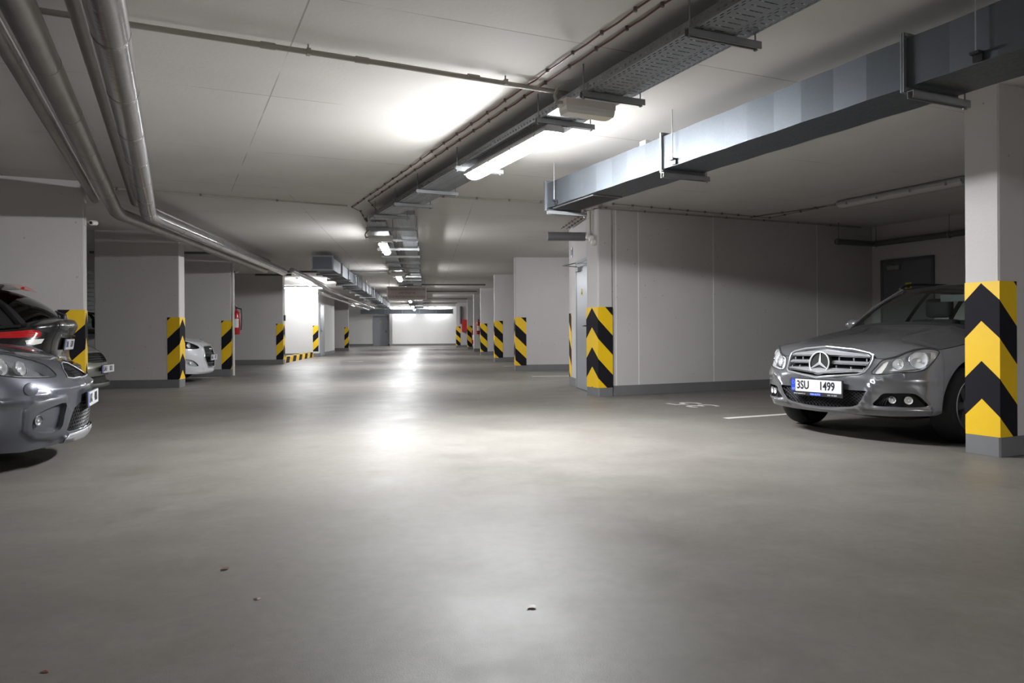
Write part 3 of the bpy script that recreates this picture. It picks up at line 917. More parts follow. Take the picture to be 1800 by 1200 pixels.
for c0, c1, e_, z, lab in ((-4.3, -1.1, 22.3, 2.775, 'dark conduit crossing before the far zinc duct'), (-.80, 2.3, 28.2, 2.775, 'dark conduit crossing above the hanging sign'), (-.2, 2.3, 33.0, 2.79, 'dark conduit crossing beyond the hanging sign'),
                      (.0, 2.2, 38.5, 2.70, 'dark conduit crossing near the narrow white pillar'), (-1.5, 2.0, 46.4, 2.79, 'dark conduit crossing near the far striped stub walls'), (-7, -4.0, 16.5, 2.7, 'dark conduit in the bay of the white car'), (-4.45, -3.52, 20.2, 2.52, 'dark sprinkler pipe crossing under the foil-clad pipe ends')):
    pipe(lab, [ff(c0, e_, z), ff(c1, e_, z)] if c1 > -.8 or c1 < -2 else [ff(c0, e_, z), ff(c1, e_, z), ff(c1 + .03, e_ + .3, z - .03)], .028, 'pvc_d', 9, name='conduit', n=10, group=GC)
pipe('dark hung pipe along the back wall over the silver car', [nf(10.45, 9.30, 2.5), nf(11.38, 9.30, 2.5), nf(11.38, 2.0, 2.5)], .05, 'pvc_d', 3, name='hung_pipe', n=12)
for b_, d_, lab in ((10.5, 9.3, 'thin rod at the start of the dark hung pipe'), (11.38, 9.27, 'thin rod at the corner of the dark hung pipe'), (11.38, 7.9, 'thin rod along the back wall over the silver car')):
    t = thing('pipe_hanger', lab, 'hanger', nf(b_, d_), AN, 'rods of the dark hung pipe')
    q = MB(); q.tube([(0, 0, 2.565), (0, 0, H)], .006, 6); obj('rod', q, 'rod', t)
    q = MB(); q.tube([(.0575 * math.cos(a), 0, 2.5 + .0575 * math.sin(a)) for a in np.linspace(0, 6.283, 17)], .007, 6); obj('ring', q, 'rod', t)

# plastic conduit across the near ceiling with sockets and saddle clips
t = thing('ceiling_conduit', 'grey plastic conduit crossing the near ceiling to the tray', 'conduit', nf(-6, 4.85, 2.78), AN)
q = MB(); q.tube([(0, -.02, .02), (3, -.02, .012), (5.5, 0, .0), (7.4, .03, .0), (8.75, .06, -.01)], .018, 10); obj('conduit_tube', q, 'pvc', t, smooth=True)
for x, y in ((6.55, .015), (7.15, .025), (7.95, .04)):
    s = MB(); s.tube([(x - .045, y, .001), (x + .045, y + .001, .0005)], .0225, 10); obj('socket', s, 'pvc', t, smooth=True)
for x, y in ((6.8, .02), (8.2, .045), (5.0, 0), (3.5, -.01)):
    s = MB(); s.box(x - .012, x + .012, y - .024, y + .024, -.018, .02); s.tube([(x, y, .02), (x, y, .05)], .006, 6); obj('saddle', s, 'pvc', t)

def clipped_cable(label, pts, r, m, step, name='ceiling_cable', clip=.016, group=None, sag=.0):
    base = Vector(pts[0]); t = thing(name, label, 'cable', base, 0, group)
    P = [Vector(p) - base for p in pts]
    out = []; clips = []
    for i in range(len(P) - 1):
        a, b_ = P[i], P[i + 1]; l = (b_ - a).length; n = max(1, round(l / step))
        for k in range(n):
            p = a.lerp(b_, k / n); out.append(p); clips.append((p, (b_ - a).normalized()))
            out.append(a.lerp(b_, (k + .5) / n) - Vector((0, 0, sag)) + Vector((random.uniform(-1, 1), random.uniform(-1, 1), 0)) * .006)
    out.append(P[-1])
    q = MB(); q.tube(out, r, 6); obj('cable', q, m, t, smooth=True)
    src = None
    for p, u in clips:
        if src is None:
            c = MB(); c.rbox(-clip, clip, -clip, clip, -.012, .014, .004)
            src = obj('clip', c, 'clip', t); src.location = p
        else:
            o = share('clip', src, t, p)
    return t
GK = 'clipped cables beside the near tray'
clipped_cable('brown cable with clips on the ceiling, outer one beside the tray', [nf(2.44, -3, 2.817), nf(2.40, 10.85, 2.817), ff(-.96, 11.4, 2.812), ff(-.96, 13, 2.812), ff(-.95, 36, 2.812)], .006, 'cable', .36, group=GK, clip=.011, sag=.006)
clipped_cable('brown cable with clips on the ceiling, inner one beside the tray', [nf(2.55, -3, 2.817), nf(2.50, 10.25, 2.817), ff(-.72, 11.2, 2.812), ff(-.82, 12, 2.80)], .006, 'cable', .36, group=GK, clip=.011, sag=.006)
clipped_cable('thin grey conduit over the near ceiling from the paired pipes to the tray', [nf(-5.5, 10.55, 2.81), nf(-.64, 10.58, 2.81), nf(2.3, 10.72, 2.81)], .012, 'pvc', .9)
clipped_cable('thin grey conduit from the tray to the zinc duct end', [nf(2.9, 9.52, 2.81), nf(3.34, 9.5, 2.81), nf(4.75, 9.37, 2.81), nf(5.7, 9.25, 2.81)], .012, 'pvc', .5)
clipped_cable('upper conduit along the top of the long wall', [nf(5.8, 9.12, 2.812), nf(8.9, 9.26, 2.812), nf(8.86, 7.9, 2.812), nf(8.86, 4, 2.812)], .008, 'pvc', .33)
clipped_cable('lower conduit along the top of the long wall', [nf(5.75, 9.40, 2.79), nf(8.9, 9.40, 2.79), nf(11.2, 9.43, 2.80)], .013, 'pvc', .8)
clipped_cable('dark cable beside the unlit ceiling lamp', [nf(8.55, 9.3, 2.812), nf(8.95, 7.7, 2.812), nf(8.98, 4.0, 2.812)], .007, 'cable', .5)
clipped_cable('cable with clips leading to the short drain pipe', [nf(5.75, 9.42, 2.80), nf(5.70, 9.75, 2.80), ff(2.45, 11.4, 2.80), ff(2.42, 13, 2.80)], .007, 'cable', .22)
clipped_cable('second cable with clips leading to the short drain pipe', [nf(5.85, 9.40, 2.80), nf(5.80, 9.78, 2.80), ff(2.55, 11.4, 2.80), ff(2.52, 13, 2.80)], .007, 'cable', .22)

# round call button with its conduit on the corner pillar's end face
t = thing('call_button', 'round button boxes below a conduit on the corner pillar', 'switch', nf(5.735, 9.63), AN)
q = MB(); q.tube([(-.015, -.10, 2.80), (-.02, 0, 2.795), (-.02, 0, 2.76), (-.02, 0, 2.42)], .014, 8); obj('conduit', q, 'pvc', t, smooth=True)
for y, z, r_ in ((-.03, 2.36, .055), (.06, 2.40, .05), (-.09, 2.30, .05)):
    q = MB(); q.lathe([(r_, 0), (r_, .03), (r_ * .8, .045), (r_ * .4, .055)], 14, Matrix.Translation((0, y, z)) @ Matrix.Rotation(R(-90), 4, 'Y')); obj('button_box', q, 'white_plastic', t, smooth=True)
t = thing('wall_tag', 'tiny blue tag on the wall over the corner door', 'sign', ff(2.612, 13.0, 2.38), BF)
q = MB(); q.box(-.004, 0, -.05, .05, -.09, .09); obj('plate', q, 'label_white', t)
q = MB(); q.box(-.006, -.004, -.03, .03, -.05, .05); obj('pictogram', q, 'plate_blue', t)

# marking on the far edge of the door wall
t = thing('hazard_strip', 'striped strip on the wall edge beyond the corner door', 'marking', ff(2.62, 13.1), BF)
q = MB(); q.box(-.006, 0, 0, .2, .15, 1.30); obj('panel', q, 'yellow', t)
for i in range(3):
    za = 1.25 - .6 * i
    pl = clip_poly([(0, za - .3), (.2, za - .1), (.2, za + .2), (0, za)], .15, 1.30)
    if len(pl) > 2:
        q = MB(); q.add([(-.008, u, z) for u, z in pl], [tuple(range(len(pl)))]); obj('stripe', q, 'black', t)

# ------------------------------------------------------------------ cameras, extinguishers, boxes, sign
def cctv(label, loc, rz):
    t = thing('security_camera', label, 'camera', loc, rz, 'white security cameras')
    q = MB(); q.box(0, .015, -.04, .04, -.05, .05); q.tube([(.01, 0, 0), (.06, 0, -.01)], .014, 8); obj('bracket', q, 'white_plastic', t)
    q = MB(); q.lathe([(.022, -.06), (.032, -.055), (.032, .06), (.026, .065)], 14, Matrix.Translation((.09, 0, -.012)) @ Matrix.Rotation(R(-20), 4, 'Z') @ Matrix.Rotation(R(97), 4, 'X')); b_ = obj('body', q, 'white_plastic', t, smooth=True)
    q = MB(); q.lathe([(.018, 0), (.018, .004)], 12, Matrix.Translation((.068, -.064, -.020)) @ Matrix.Rotation(R(-20), 4, 'Z') @ Matrix.Rotation(R(97), 4, 'X')); obj('lens', q, 'black_plastic', t, smooth=True)
    return t
cctv('white security camera on the edge of the wide stub wall', nf(-.98, 10.45, 2.36), AN)
cctv('white security camera on the stub wall beyond the white car', ff(-4.45, 17.85, 2.42), BF)

def extinguisher(label, loc, rz, s=1.0):
    t = thing('fire_extinguisher', label, 'extinguisher', loc, rz, 'red fire extinguishers')
    r_ = .08 * s; h = .56 * s
    q = MB(); q.lathe([(r_ * .9, 0), (r_, .015), (r_, h - .09), (r_ * .85, h - .045), (r_ * .45, h - .01), (.022, h), (.022, h + .03)], 20); obj('cylinder', q, 'red', t, smooth=True)
    q = MB(); q.lathe([(.02, h + .03), (.026, h + .04), (.026, h + .075), (.012, h + .085)], 12); v = obj('valve', q, 'black_plastic', t, smooth=True)
    q = MB(); q.box(-.012, .012, -.10, .03, h + .085, h + .10); q.box(-.010, .010, -.09, .0, h + .115, h + .128); obj('lever', q, 'black_plastic', v)
    q = MB(); q.tube([(.02, 0, h + .055), (r_ + .03, .0, h + .03), (r_ + .035, 0, h - .15), (r_ + .03, 0, .22), (r_ + .02, 0, .1)], .013, 8); obj('hose', q, 'black_plastic', t, smooth=True)
    q = MB()
    n = 10; A = [[((r_ + .001) * math.cos(a), (r_ + .001) * math.sin(a), z) for a in np.linspace(-2.4, -.7, n)] for z in (.16 * s, .36 * s)]
    q.grid(A); obj('label_band', q, 'label_white', t, smooth=True)
    return t
extinguisher('red fire extinguisher hung behind the stub wall past the white car', ff(-4.365, 17.87, .95), BF)
extinguisher('red fire extinguisher hung on the narrow white pillar', ff(2.60, 36.295, .86), BF, 1.15)
extinguisher('red fire extinguisher low on the wall before the far striped stub', ff(2.74, 42.085, .30), BF, 1.4)
t = thing('hose_reel_box', 'red fire hose box on the wall near the end wall', 'hose box', ff(2.36, 46.98, .0), BF)
q = MB(); q.box(-.05, .75, -.22, 0, 1.0, 1.76); obj('cabinet', q, 'red_box', t)
q = MB(); q.box(0, .70, -.235, -.22, 1.05, 1.71); dr = obj('cabinet_door', q, 'red_box', t)
q = MB(); q.box(.60, .66, -.245, -.235, 1.3, 1.44); obj('handle', q, 'label_white', dr)
t = thing('riser_pipe', 'dark vertical riser above the red hose box', 'pipe', ff(2.24, 46.92), BF)
q = MB(); q.tube([(0, 0, 1.5), (0, 0, 2.6)], .07, 10); obj('tube', q, 'pvc_d', t)

sg = thing('hanging_sign', 'brownish notice board with red lettering hung under the ceiling', 'sign', ff(-1.30, 26.2), BF)
q = MB(); q.box(0, 1.34, 0, .02, 2.13, 2.57); obj('board', q, 'sign', sg)
q = MB(); q.box(-.015, 1.355, -.004, .024, 2.555, 2.58); q.box(-.015, 1.355, -.004, .024, 2.115, 2.14); q.box(-.015, .015, -.004, .024, 2.115, 2.58); q.box(1.325, 1.355, -.004, .024, 2.115, 2.58); obj('rim', q, 'lamp_beige', sg)
RX = Matrix.Rotation(R(90), 4, 'X')
for s_, z, sz in (('OTVÍRÁNÍ AUTOMATICKÝCH VRAT', 2.475, .093), ('UMÍSTĚNO VE', 2.35, .093), ('VÝŠCE MOTOROVÉHO VOZIDLA', 2.225, .098)):
    obj('lettering', text_mb(s_, sz, .001, mtx=Matrix.Translation((.67, -.002, z)) @ RX), 'sign_text', sg)
for x in (.06, 1.30):
    q = MB(); q.tube([(x, .01, 2.57), (x, .01, H)], .006, 6); obj('hanging_wire', q, 'rod', sg)

# white downpipe on the stub wall past the white car, small boxes on the next one
pipe('white vertical downpipe on the end of the stub wall past the white car', [ff(-4.41, 17.76, .002), ff(-4.41, 17.76, 2.8)], .03, 'white_plastic', 1.2, name='downpipe', n=12)
t = thing('junction_box', 'small dark box on the edge of the shaded stub wall', 'switch', ff(-4.42, 24.0, 1.45), BF)
q = MB(); q.box(0, .05, -.05, .05, -.09, .09); obj('box', q, 'black_plastic', t)
q = MB(); q.tube([(.02, 0, .09), (.02, 0, 1.36)], .008, 6); obj('cable', q, 'pvc', t)
# dark slats added so the back of the champagne car's bay stays dark
t = thing('darkening_slats', 'dark slatted partition at the back of the champagne car\'s bay', 'partition', ff(-9.6, 9.4), BF)
src = None
for k in range(22):
    if src is None:
        q = MB(); q.box(0, .02, 0, 17.0, 0, .115); src = obj('slat', q, 'slat_dark', t)
        src.location = (0, 0, .05)
    else:
        share('slat', src, t, (0, 0, .05 + k * .126))
for y in (0.1, 3.5, 6.9, 10.3, 13.7, 16.9):
    q = MB(); q.box(-.06, 0, y - .03, y + .03, 0, H - .01); obj('post', q, 'slat_dark', t)

for c_ in (1.4, -.6, -2.6):
    hanger('steel hanger under the wide cross duct at the end wall', ff(c_, 52.85), BF + R(90), .6, 2.265, 'steel hangers of the cross duct', name='duct_hanger', rod_at=(.02, .58))

# ------------------------------------------------------------------ cars
def crom(pts, n=24):
    P = np.array(pts, float); Q = np.vstack([2 * P[0] - P[1], P, 2 * P[-1] - P[-2]]); o = []
    for i in range(1, len(Q) - 2):
        for t in np.linspace(0, 1, n, endpoint=False):
            a, b_, c, d_ = Q[i - 1], Q[i], Q[i + 1], Q[i + 2]
            o.append(.5 * ((2 * b_) + (-a + c) * t + (2 * a - 5 * b_ + 4 * c - d_) * t * t + (-a + 3 * b_ - 3 * c + d_) * t ** 3))
    o.append(P[-1])
    return np.array(o)

def in_poly(px, py, poly):
    x, y = np.array(poly).T; n = len(x); ins = np.zeros(px.shape, bool); j = n - 1
    for i in range(n):
        c = ((y[i] > py) != (y[j] > py)) & (px < (x[j] - x[i]) * (py - y[i]) / (y[j] - y[i] + 1e-12) + x[i])
        ins ^= c; j = i
    return ins

def seg_dist(px, py, line_):
    d_ = np.full(np.shape(px), 9.0)
    for (x0, y0), (x1, y1) in zip(line_[:-1], line_[1:]):
        vx, vy = x1 - x0, y1 - y0
        t = np.clip(((px - x0) * vx + (py - y0) * vy) / (vx * vx + vy * vy + 1e-12), 0, 1)
        d_ = np.minimum(d_, np.hypot(px - x0 - t * vx, py - y0 - t * vy))
    return d_

def dens(loop, step=.02, closed=True):
    out = []; n = len(loop)
    for i in range(n if closed else n - 1):
        a, b_ = np.array(loop[i]), np.array(loop[(i + 1) % n])
        k = max(1, int(np.ceil(np.hypot(*(b_ - a)) / step)))
        for j in range(k):
            out.append(tuple(a + (b_ - a) * j / k))
    if not closed:
        out.append(tuple(loop[-1]))
    return out

def smooth_loop(loop, n=6):
    P = np.array(loop, float); m = len(P); out = []
    for i in range(m):
        a, b_, c, d_ = P[i - 1], P[i], P[(i + 1) % m], P[(i + 2) % m]
        for t in np.linspace(0, 1, n, endpoint=False):
            out.append(tuple(.5 * ((2 * b_) + (-a + c) * t + (2 * a - 5 * b_ + 4 * c - d_) * t * t + (-a + 3 * b_ - 3 * c + d_) * t ** 3)))
    return out

def cross2(a, b_):
    return a[:, 0] * b_[:, 1] - a[:, 1] * b_[:, 0]

def mirror_loop(l):
    return [(-v, z) for v, z in l][::-1]

def sym_loop(half):
    """half outline from the centre line round and back to it -> full loop"""
    return list(half) + [(-v, z) for v, z in half[::-1] if abs(v) > 1e-6]

class Car:
    """body skin = girdle surface P(v, z): v runs round the plan outline from the front centre (metres, + to the car's left), z is height.
    Local axes: x forward, y left, z up, origin on the ground below the nose."""
    def __init__(s, label, loc, rz, outline, fx, fy, rx, top, bottom, paint, wheel_x, wheel_r, wheel_y, arch_r, group=None):
        s.root = thing('car', label, 'car', loc, rz, group)
        o = crom(outline); o[0, 1] = 0; o[-1, 1] = 0
        s.l = np.r_[0, np.cumsum(np.hypot(*np.diff(o, axis=0).T))]; s.o = o; s.L = s.l[-1]
        t = np.gradient(o, s.l, axis=0)
        s.wf = np.clip(t[:, 1], 0, 1); s.wr = np.clip(-t[:, 1], 0, 1); s.ws = np.clip(t[:, 0], 0, 1)
        s.fx, s.fy, s.rx = crom(fx), crom(fy), crom(rx)
        s.top = np.array(top, float); s.bot = np.array(bottom, float)
        s.disp = []; s.paint = paint
        s.wheel_x, s.wheel_r, s.wheel_y, s.arch_r = wheel_x, wheel_r, wheel_y, arch_r
    def zt(s, v): return np.interp(np.abs(v), s.top[:, 0], s.top[:, 1])
    def zb(s, v): return np.interp(np.abs(v), s.bot[:, 0], s.bot[:, 1])
    def v_at(s, x):
        i = np.argmax(s.o[:, 0] >= x); return float(np.interp(x, s.o[i - 1:i + 1, 0], s.l[i - 1:i + 1]))
    def P0(s, v, z):
        v = np.asarray(v, float); z = np.asarray(z, float); a = np.abs(v); sg = np.where(v < 0, -1.0, 1.0)
        I = lambda y: np.interp(a, s.l, y)
        x = I(s.o[:, 0]) + np.interp(z, s.fx[:, 0], s.fx[:, 1]) * I(s.wf) - np.interp(z, s.rx[:, 0], s.rx[:, 1]) * I(s.wr)
        y = I(s.o[:, 1]) - np.interp(z, s.fy[:, 0], s.fy[:, 1]) * I(s.ws)
        return np.stack([-x, y * sg, z + 0 * x], -1)
    def N0(s, v, z, f=None, h=.006):
        f = f or s.P0
        n = np.cross(f(v + h, z) - f(v - h, z), f(v, z + h) - f(v, z - h))
        return n / (np.linalg.norm(n, axis=-1, keepdims=True) + 1e-12)
    def P(s, v, z):
        v = np.asarray(v, float); z = np.asarray(z, float)
        p = s.P0(v, z)
        if s.disp:
            d_ = sum(f(v, z) for f in s.disp)
            p = p + s.N0(v, z) * d_[..., None]
        return p
    def PN(s, v, z): return s.N0(v, z, s.P)
    def ridge(s, line_, w, h, mirror=True):
        s.disp.append(lambda v, z: h * np.exp(-(seg_dist(np.abs(v) if mirror else v, z, line_) / w) ** 2))
    def plateau(s, loop, w, h):
        def f(v, z):
            a = np.abs(v); d_ = seg_dist(a, z, list(loop) + [loop[0]])
            ins = in_poly(a, z, loop)
            t = np.clip(.5 + np.where(ins, d_, -d_) / (2 * w), 0, 1)
            return h * t * t * (3 - 2 * t)
        s.disp.append(f)
    def patch(s, name, loops, m, parent=None, off=0.0, step=.02, holes=(), smooth=True, fn=None, offf=None, flip=False):
        """triangulated patch filling the (v, z) loops, pushed out by off"""
        pts, edges = [], []
        for l in list(loops) + list(holes):
            o = len(pts); pts += list(l); edges += [(o + i, o + (i + 1) % len(l)) for i in range(len(l))]
        A = np.array(pts); lo, hi = A.min(0), A.max(0)
        g = np.stack(np.meshgrid(np.arange(lo[0] + step * .5, hi[0], step), np.arange(lo[1] + step * .5, hi[1], step)), -1).reshape(-1, 2)
        keep = np.zeros(len(g), bool)
        for l in loops: keep |= in_poly(g[:, 0], g[:, 1], l)
        for l in holes: keep &= ~in_poly(g[:, 0], g[:, 1], l)
        g = g[keep]
        if len(g):
            dmin = np.full(len(g), 9.0)
            for l in list(loops) + list(holes):
                dmin = np.minimum(dmin, seg_dist(g[:, 0], g[:, 1], list(l) + [l[0]]))
            g = g[dmin > step * .35]
        allp = [Vector(p) for p in pts] + [Vector(p) for p in g]
        vo, ed, fa, *_ = delaunay_2d_cdt(allp, edges, [], 0, 1e-7)
        vo = np.array([(p.x, p.y) for p in vo]); fa = np.array([f for f in fa if len(f) == 3])
        cen = vo[fa].mean(1); ok = np.zeros(len(fa), bool)
        for l in loops: ok |= in_poly(cen[:, 0], cen[:, 1], l)
        for l in holes: ok &= ~in_poly(cen[:, 0], cen[:, 1], l)
        fa = fa[ok]
        used = np.unique(fa); rm = -np.ones(len(vo), int); rm[used] = np.arange(len(used)); vo = vo[used]; fa = rm[fa]
        a2 = cross2(vo[fa[:, 1]] - vo[fa[:, 0]], vo[fa[:, 2]] - vo[fa[:, 0]])
        fa[a2 < 0] = fa[a2 < 0][:, ::-1]
        f = fn or s.P
        p = f(vo[:, 0], vo[:, 1]); n = s.N0(vo[:, 0], vo[:, 1], f)
        if offf is not None:
            p = p + n * offf(vo[:, 0], vo[:, 1])[:, None]
        elif off:
            p = p + n * off
        mb = MB(); mb.v = [tuple(q) for q in p]; mb.f = [tuple(int(i) for i in (q[::-1] if flip else q)) for q in fa]
        par = parent if parent is not None else s.root
        if offf is None and not flip:
            return obj(name, mb, m, par, smooth=True, normals=[tuple(q) for q in n])
        return obj(name, mb, m, par, smooth=True, ang=60)
    def rim_wall(s, name, loop, o0, o1, m, parent=None, fn=None):
        """ring between the loop at offset o0 and at offset o1 (the flank of an opening)"""
        f = fn or s.P
        A = np.array(list(loop) + [loop[0]]); p = f(A[:, 0], A[:, 1]); n = s.N0(A[:, 0], A[:, 1], f)
        mb = MB(); mb.grid([p + n * o0, p + n * o1])
        return obj(name, mb, m, parent if parent is not None else s.root, smooth=True, ang=50)
    def bead(s, name, line_, r, m, parent=None, off=0.0, closed=False, n=6, fn=None):
        """round bead or groove following a line on the skin"""
        f = fn or s.P
        A = np.array(dens(line_, .02, closed) + ([line_[0]] if closed else []))
        p = f(A[:, 0], A[:, 1]) + s.N0(A[:, 0], A[:, 1], f) * off
        mb = MB(); mb.tube([Vector(q) for q in p], r, n)
        return obj(name, mb, m, parent if parent is not None else s.root, smooth=True)
    # ---- body shell
    def shell(s, openings, panels, gap=.004, step=.035, vsplit_step=.03):
        """openings: loops left out of the skin (lamps, grilles ...). panels: list of (v0, v1, name) by |v| range per side; centre panel spans both"""
        arch = []
        for wx in s.wheel_x:
            vc = s.v_at(wx)
            arch.append([(vc + s.arch_r * math.cos(a), s.wheel_r + s.arch_r * math.sin(a)) for a in np.linspace(-.75, math.pi + .75, 44)])
        for v0, v1, name, mat_ in panels:
            for sgn in ((1,) if v0 < 0 else (1, -1)):
                vs = np.arange(v0, v1, vsplit_step); vs = np.r_[vs, v1]
                if v0 >= 0: vs = vs.copy(); vs[0] += gap / 2; vs[-1] -= gap / 2
                loop = [(float(v), float(s.zb(v))) for v in vs] + [(v1, float(z)) for z in np.linspace(s.zb(v1), s.zt(v1), 24)[1:-1]]
                loop += [(float(v), float(s.zt(v))) for v in vs[::-1]] + [(float(vs[0]), float(z)) for z in np.linspace(s.zt(vs[0]), s.zb(vs[0]), 24)[1:-1]]
                hl = []
                for l in openings + arch:
                    hl.append(l)
                if v0 < 0:
                    hl = hl + [mirror_loop(l) for l in arch + openings if min(p[0] for p in l) > -1e-6]
                    o_ = s._cut(name, loop, hl, mat_, step)
                else:
                    if sgn < 0:
                        loop = mirror_loop(loop)
                        hl = [mirror_loop(l) for l in hl]
                    o_ = s._cut(name, loop, hl, mat_, step)
        # dark liners in the wheel arches
        for wx in s.wheel_x:
            vc = s.v_at(wx)
            for sg in (1, -1):
                A = []
                for a in np.linspace(-.1, math.pi + .1, 30):
                    r_ = s.arch_r
                    p = s.P(np.array(sg * (vc + r_ * math.cos(a))), np.array(s.wheel_r + r_ * math.sin(a)))
                    q = np.array([-wx - math.cos(a) * r_ * .98, sg * .50, s.wheel_r + r_ * math.sin(a)])
                    A.append([p, q])
                mb = MB(); mb.grid(A)
                obj('arch_liner', mb, 'matt_black', s.root, smooth=True)
    def _cut(s, name, loop, holes, m, step):
        """panel with holes that may overlap its border"""
        pts, edges = [], []
        x0, x1 = min(p[0] for p in loop), max(p[0] for p in loop)
        hs = [h for h in holes if not (max(p[0] for p in h) < x0 or min(p[0] for p in h) > x1)]
        for l in [loop] + hs:
            l = dens(l, .025); o = len(pts); pts += l; edges += [(o + i, o + (i + 1) % len(l)) for i in range(len(l))]
        A = np.array(loop); lo, hi = A.min(0), A.max(0)
        g = np.stack(np.meshgrid(np.arange(lo[0] + step * .5, hi[0], step), np.arange(lo[1] + step * .5, hi[1], step)), -1).reshape(-1, 2)
        keep = in_poly(g[:, 0], g[:, 1], loop)
        for h in hs: keep &= ~in_poly(g[:, 0], g[:, 1], h)
        g = g[keep]
        allp = [Vector(p) for p in pts] + [Vector(p) for p in g]
        vo, ed, fa, *_ = delaunay_2d_cdt(allp, edges, [], 0, 1e-6)
        vo = np.array([(p.x, p.y) for p in vo]); fa = np.array([f for f in fa if len(f) == 3])
        cen = vo[fa].mean(1); ok = in_poly(cen[:, 0], cen[:, 1], loop)
        for h in hs: ok &= ~in_poly(cen[:, 0], cen[:, 1], h)
        fa = fa[ok]
        used = np.unique(fa); rm = -np.ones(len(vo), int); rm[used] = np.arange(len(used)); vo = vo[used]; fa = rm[fa]
        a2 = cross2(vo[fa[:, 1]] - vo[fa[:, 0]], vo[fa[:, 2]] - vo[fa[:, 0]])
        fa[a2 < 0] = fa[a2 < 0][:, ::-1]
        p = s.P(vo[:, 0], vo[:, 1]); n = s.PN(vo[:, 0], vo[:, 1])
        mb = MB(); mb.v = [tuple(q) for q in p]; mb.f = [tuple(int(i) for i in q) for q in fa]
        return obj(name, mb, m, s.root, smooth=True, normals=[tuple(q) for q in n])
    # ---- bonnet between the upper edges of the girdle
    def hood(s, v_end, centre, m, power=2.4, name='bonnet', drop=.0, nv=70, creases=()):
        vs = np.r_[np.linspace(.03, v_end, nv)]
        E = s.P(vs, s.zt(vs) - drop)
        C = crom(centre)
        x0 = -float(s.P(np.array(0.0), np.array(float(s.zt(0))))[0])
        A = []
        tt = np.linspace(-1, 1, 41)
        prev = None
        for k in range(nv):
            xe, ye, ze = -E[k, 0], E[k, 1], E[k, 2]
            zc = np.interp(xe, C[:, 0], C[:, 1])
            row = []
            for t in tt:
                z = ze + (max(zc, ze) - ze) * (1 - abs(t) ** power)
                for (yc, w, h, xa, xb) in creases:
                    if xa < xe < xb:
                        z += h * math.exp(-((abs(t * ye) - yc) / w) ** 2) * min(1, (xe - xa) / .15)
                row.append((-xe, t * ye, z))
            A.append(row)
        mb = MB(); mb.grid(A, flip=True)
        p0 = s.P(np.array([0.0]), np.array([float(s.zt(0)) - drop]))[0]
        i0 = len(mb.v); mb.v.append(tuple(p0))
        mb.f += [(j + 1, j, i0) for j in range(40)]
        o = obj(name, mb, m, s.root, smooth=True, ang=180)
        me = o.data; bm = bmesh.new(); bm.from_mesh(me); bmesh.ops.recalc_face_normals(bm, faces=bm.faces)
        if sum(f.normal.z * f.calc_area() for f in bm.faces) < 0: bmesh.ops.reverse_faces(bm, faces=bm.faces)
        bm.to_mesh(me); bm.free()
        return o
    # ---- glass house
    def cabin(s, belt, roof, cowl_x, header_x, tail_base_x, tail_top_x, roof_c, paint, pillars, glass='glass', side_glass=None, crown=.035, frame_m='black_plastic', ws_bulge=.05, tail_base_z=None):
        """belt, roof: (x, y, z) edges of the side glass from the front pillar backwards"""
        side_glass = side_glass or glass
        B_, T_ = crom(belt, 10), crom(roof, 10)
        def rs(Q, n):
            l = np.r_[0, np.cumsum(np.linalg.norm(np.diff(Q, axis=0), axis=1))]; q = np.linspace(0, l[-1], n)
            return np.stack([np.interp(q, l, Q[:, i]) for i in range(3)], -1)
        NB = 61
        Bn, Tn = rs(B_, NB), rs(T_, NB)
        for sg in (1, -1):
            def fn(u, h, sg=sg):
                u = np.asarray(u, float); h = np.asarray(h, float)
                i = np.clip(u * sg, 0, 1) * (NB - 1)
                bb = np.stack([np.interp(i, np.arange(NB), Bn[:, k]) for k in range(3)], -1)
                tp = np.stack([np.interp(i, np.arange(NB), Tn[:, k]) for k in range(3)], -1)
                p = bb + (tp - bb) * h[..., None]
                out = .025 * 4 * h * (1 - h)
                return np.stack([-p[..., 0], sg * (p[..., 1] + out), p[..., 2]], -1)
            outer = [(0, 0), (1, 0), (1, 1), (0, 1)]
            wins = [dens([(max(0, a), .03), (b_, .03), (c, .90), (max(0, d_), .90)], .05) for a, b_, c, d_ in pillars]
            if sg < 0:
                outer_, wins_ = mirror_loop(outer), [mirror_loop(w) for w in wins]
            else:
                outer_, wins_ = outer, wins
            fr = s.patch('window_frame', [dens(outer_, .05)], frame_m, step=.06, holes=wins_, fn=fn)
            for w in wins_:
                s.patch('side_window', [w], side_glass, step=.08, fn=fn, parent=fr, off=-.003)
        # windscreen and tail window
        def screen(name, xb, xt, zb_c, iB, iT, gl, front):
            b0, t0 = Bn[iB], Tn[iT]
            n = 25; A = []
            for hh in np.linspace(-.04, 1, 14):
                row = []
                for q in np.linspace(-1, 1, n):
                    pb = np.array([xb + (b0[0] - xb) * abs(q) ** 2.2, b0[1] * q, zb_c + (b0[2] - zb_c) * abs(q) ** 2])
                    pt = np.array([xt + (t0[0] - xt) * abs(q) ** 2.2, t0[1] * q, roof_c(xt) + (t0[2] - roof_c(xt)) * abs(q) ** 2])
                    p = pb + (pt - pb) * hh
                    k = ws_bulge * 4 * hh * (1 - hh) * (1 - .3 * q * q) if hh > 0 else 0
                    dz = np.array([-.6 * k if front else .6 * k, 0, .7 * k])
                    p = p + dz
                    row.append((-p[0], p[1], p[2]))
                A.append(row)
            A = np.array(A)
            # border strips painted black, glass in the middle
            g = MB(); g.grid(A[1:13, 1:-1], flip=not front); o = obj(name, g, gl, s.root, smooth=True, ang=180)
            f = MB(); f.grid(A[:, :2], flip=not front); f.grid(A[:, -2:], flip=not front); f.grid(A[:2], flip=not front); f.grid(A[12:], flip=not front)
            obj('frit', f, frame_m, o, smooth=True, ang=180)
            return o
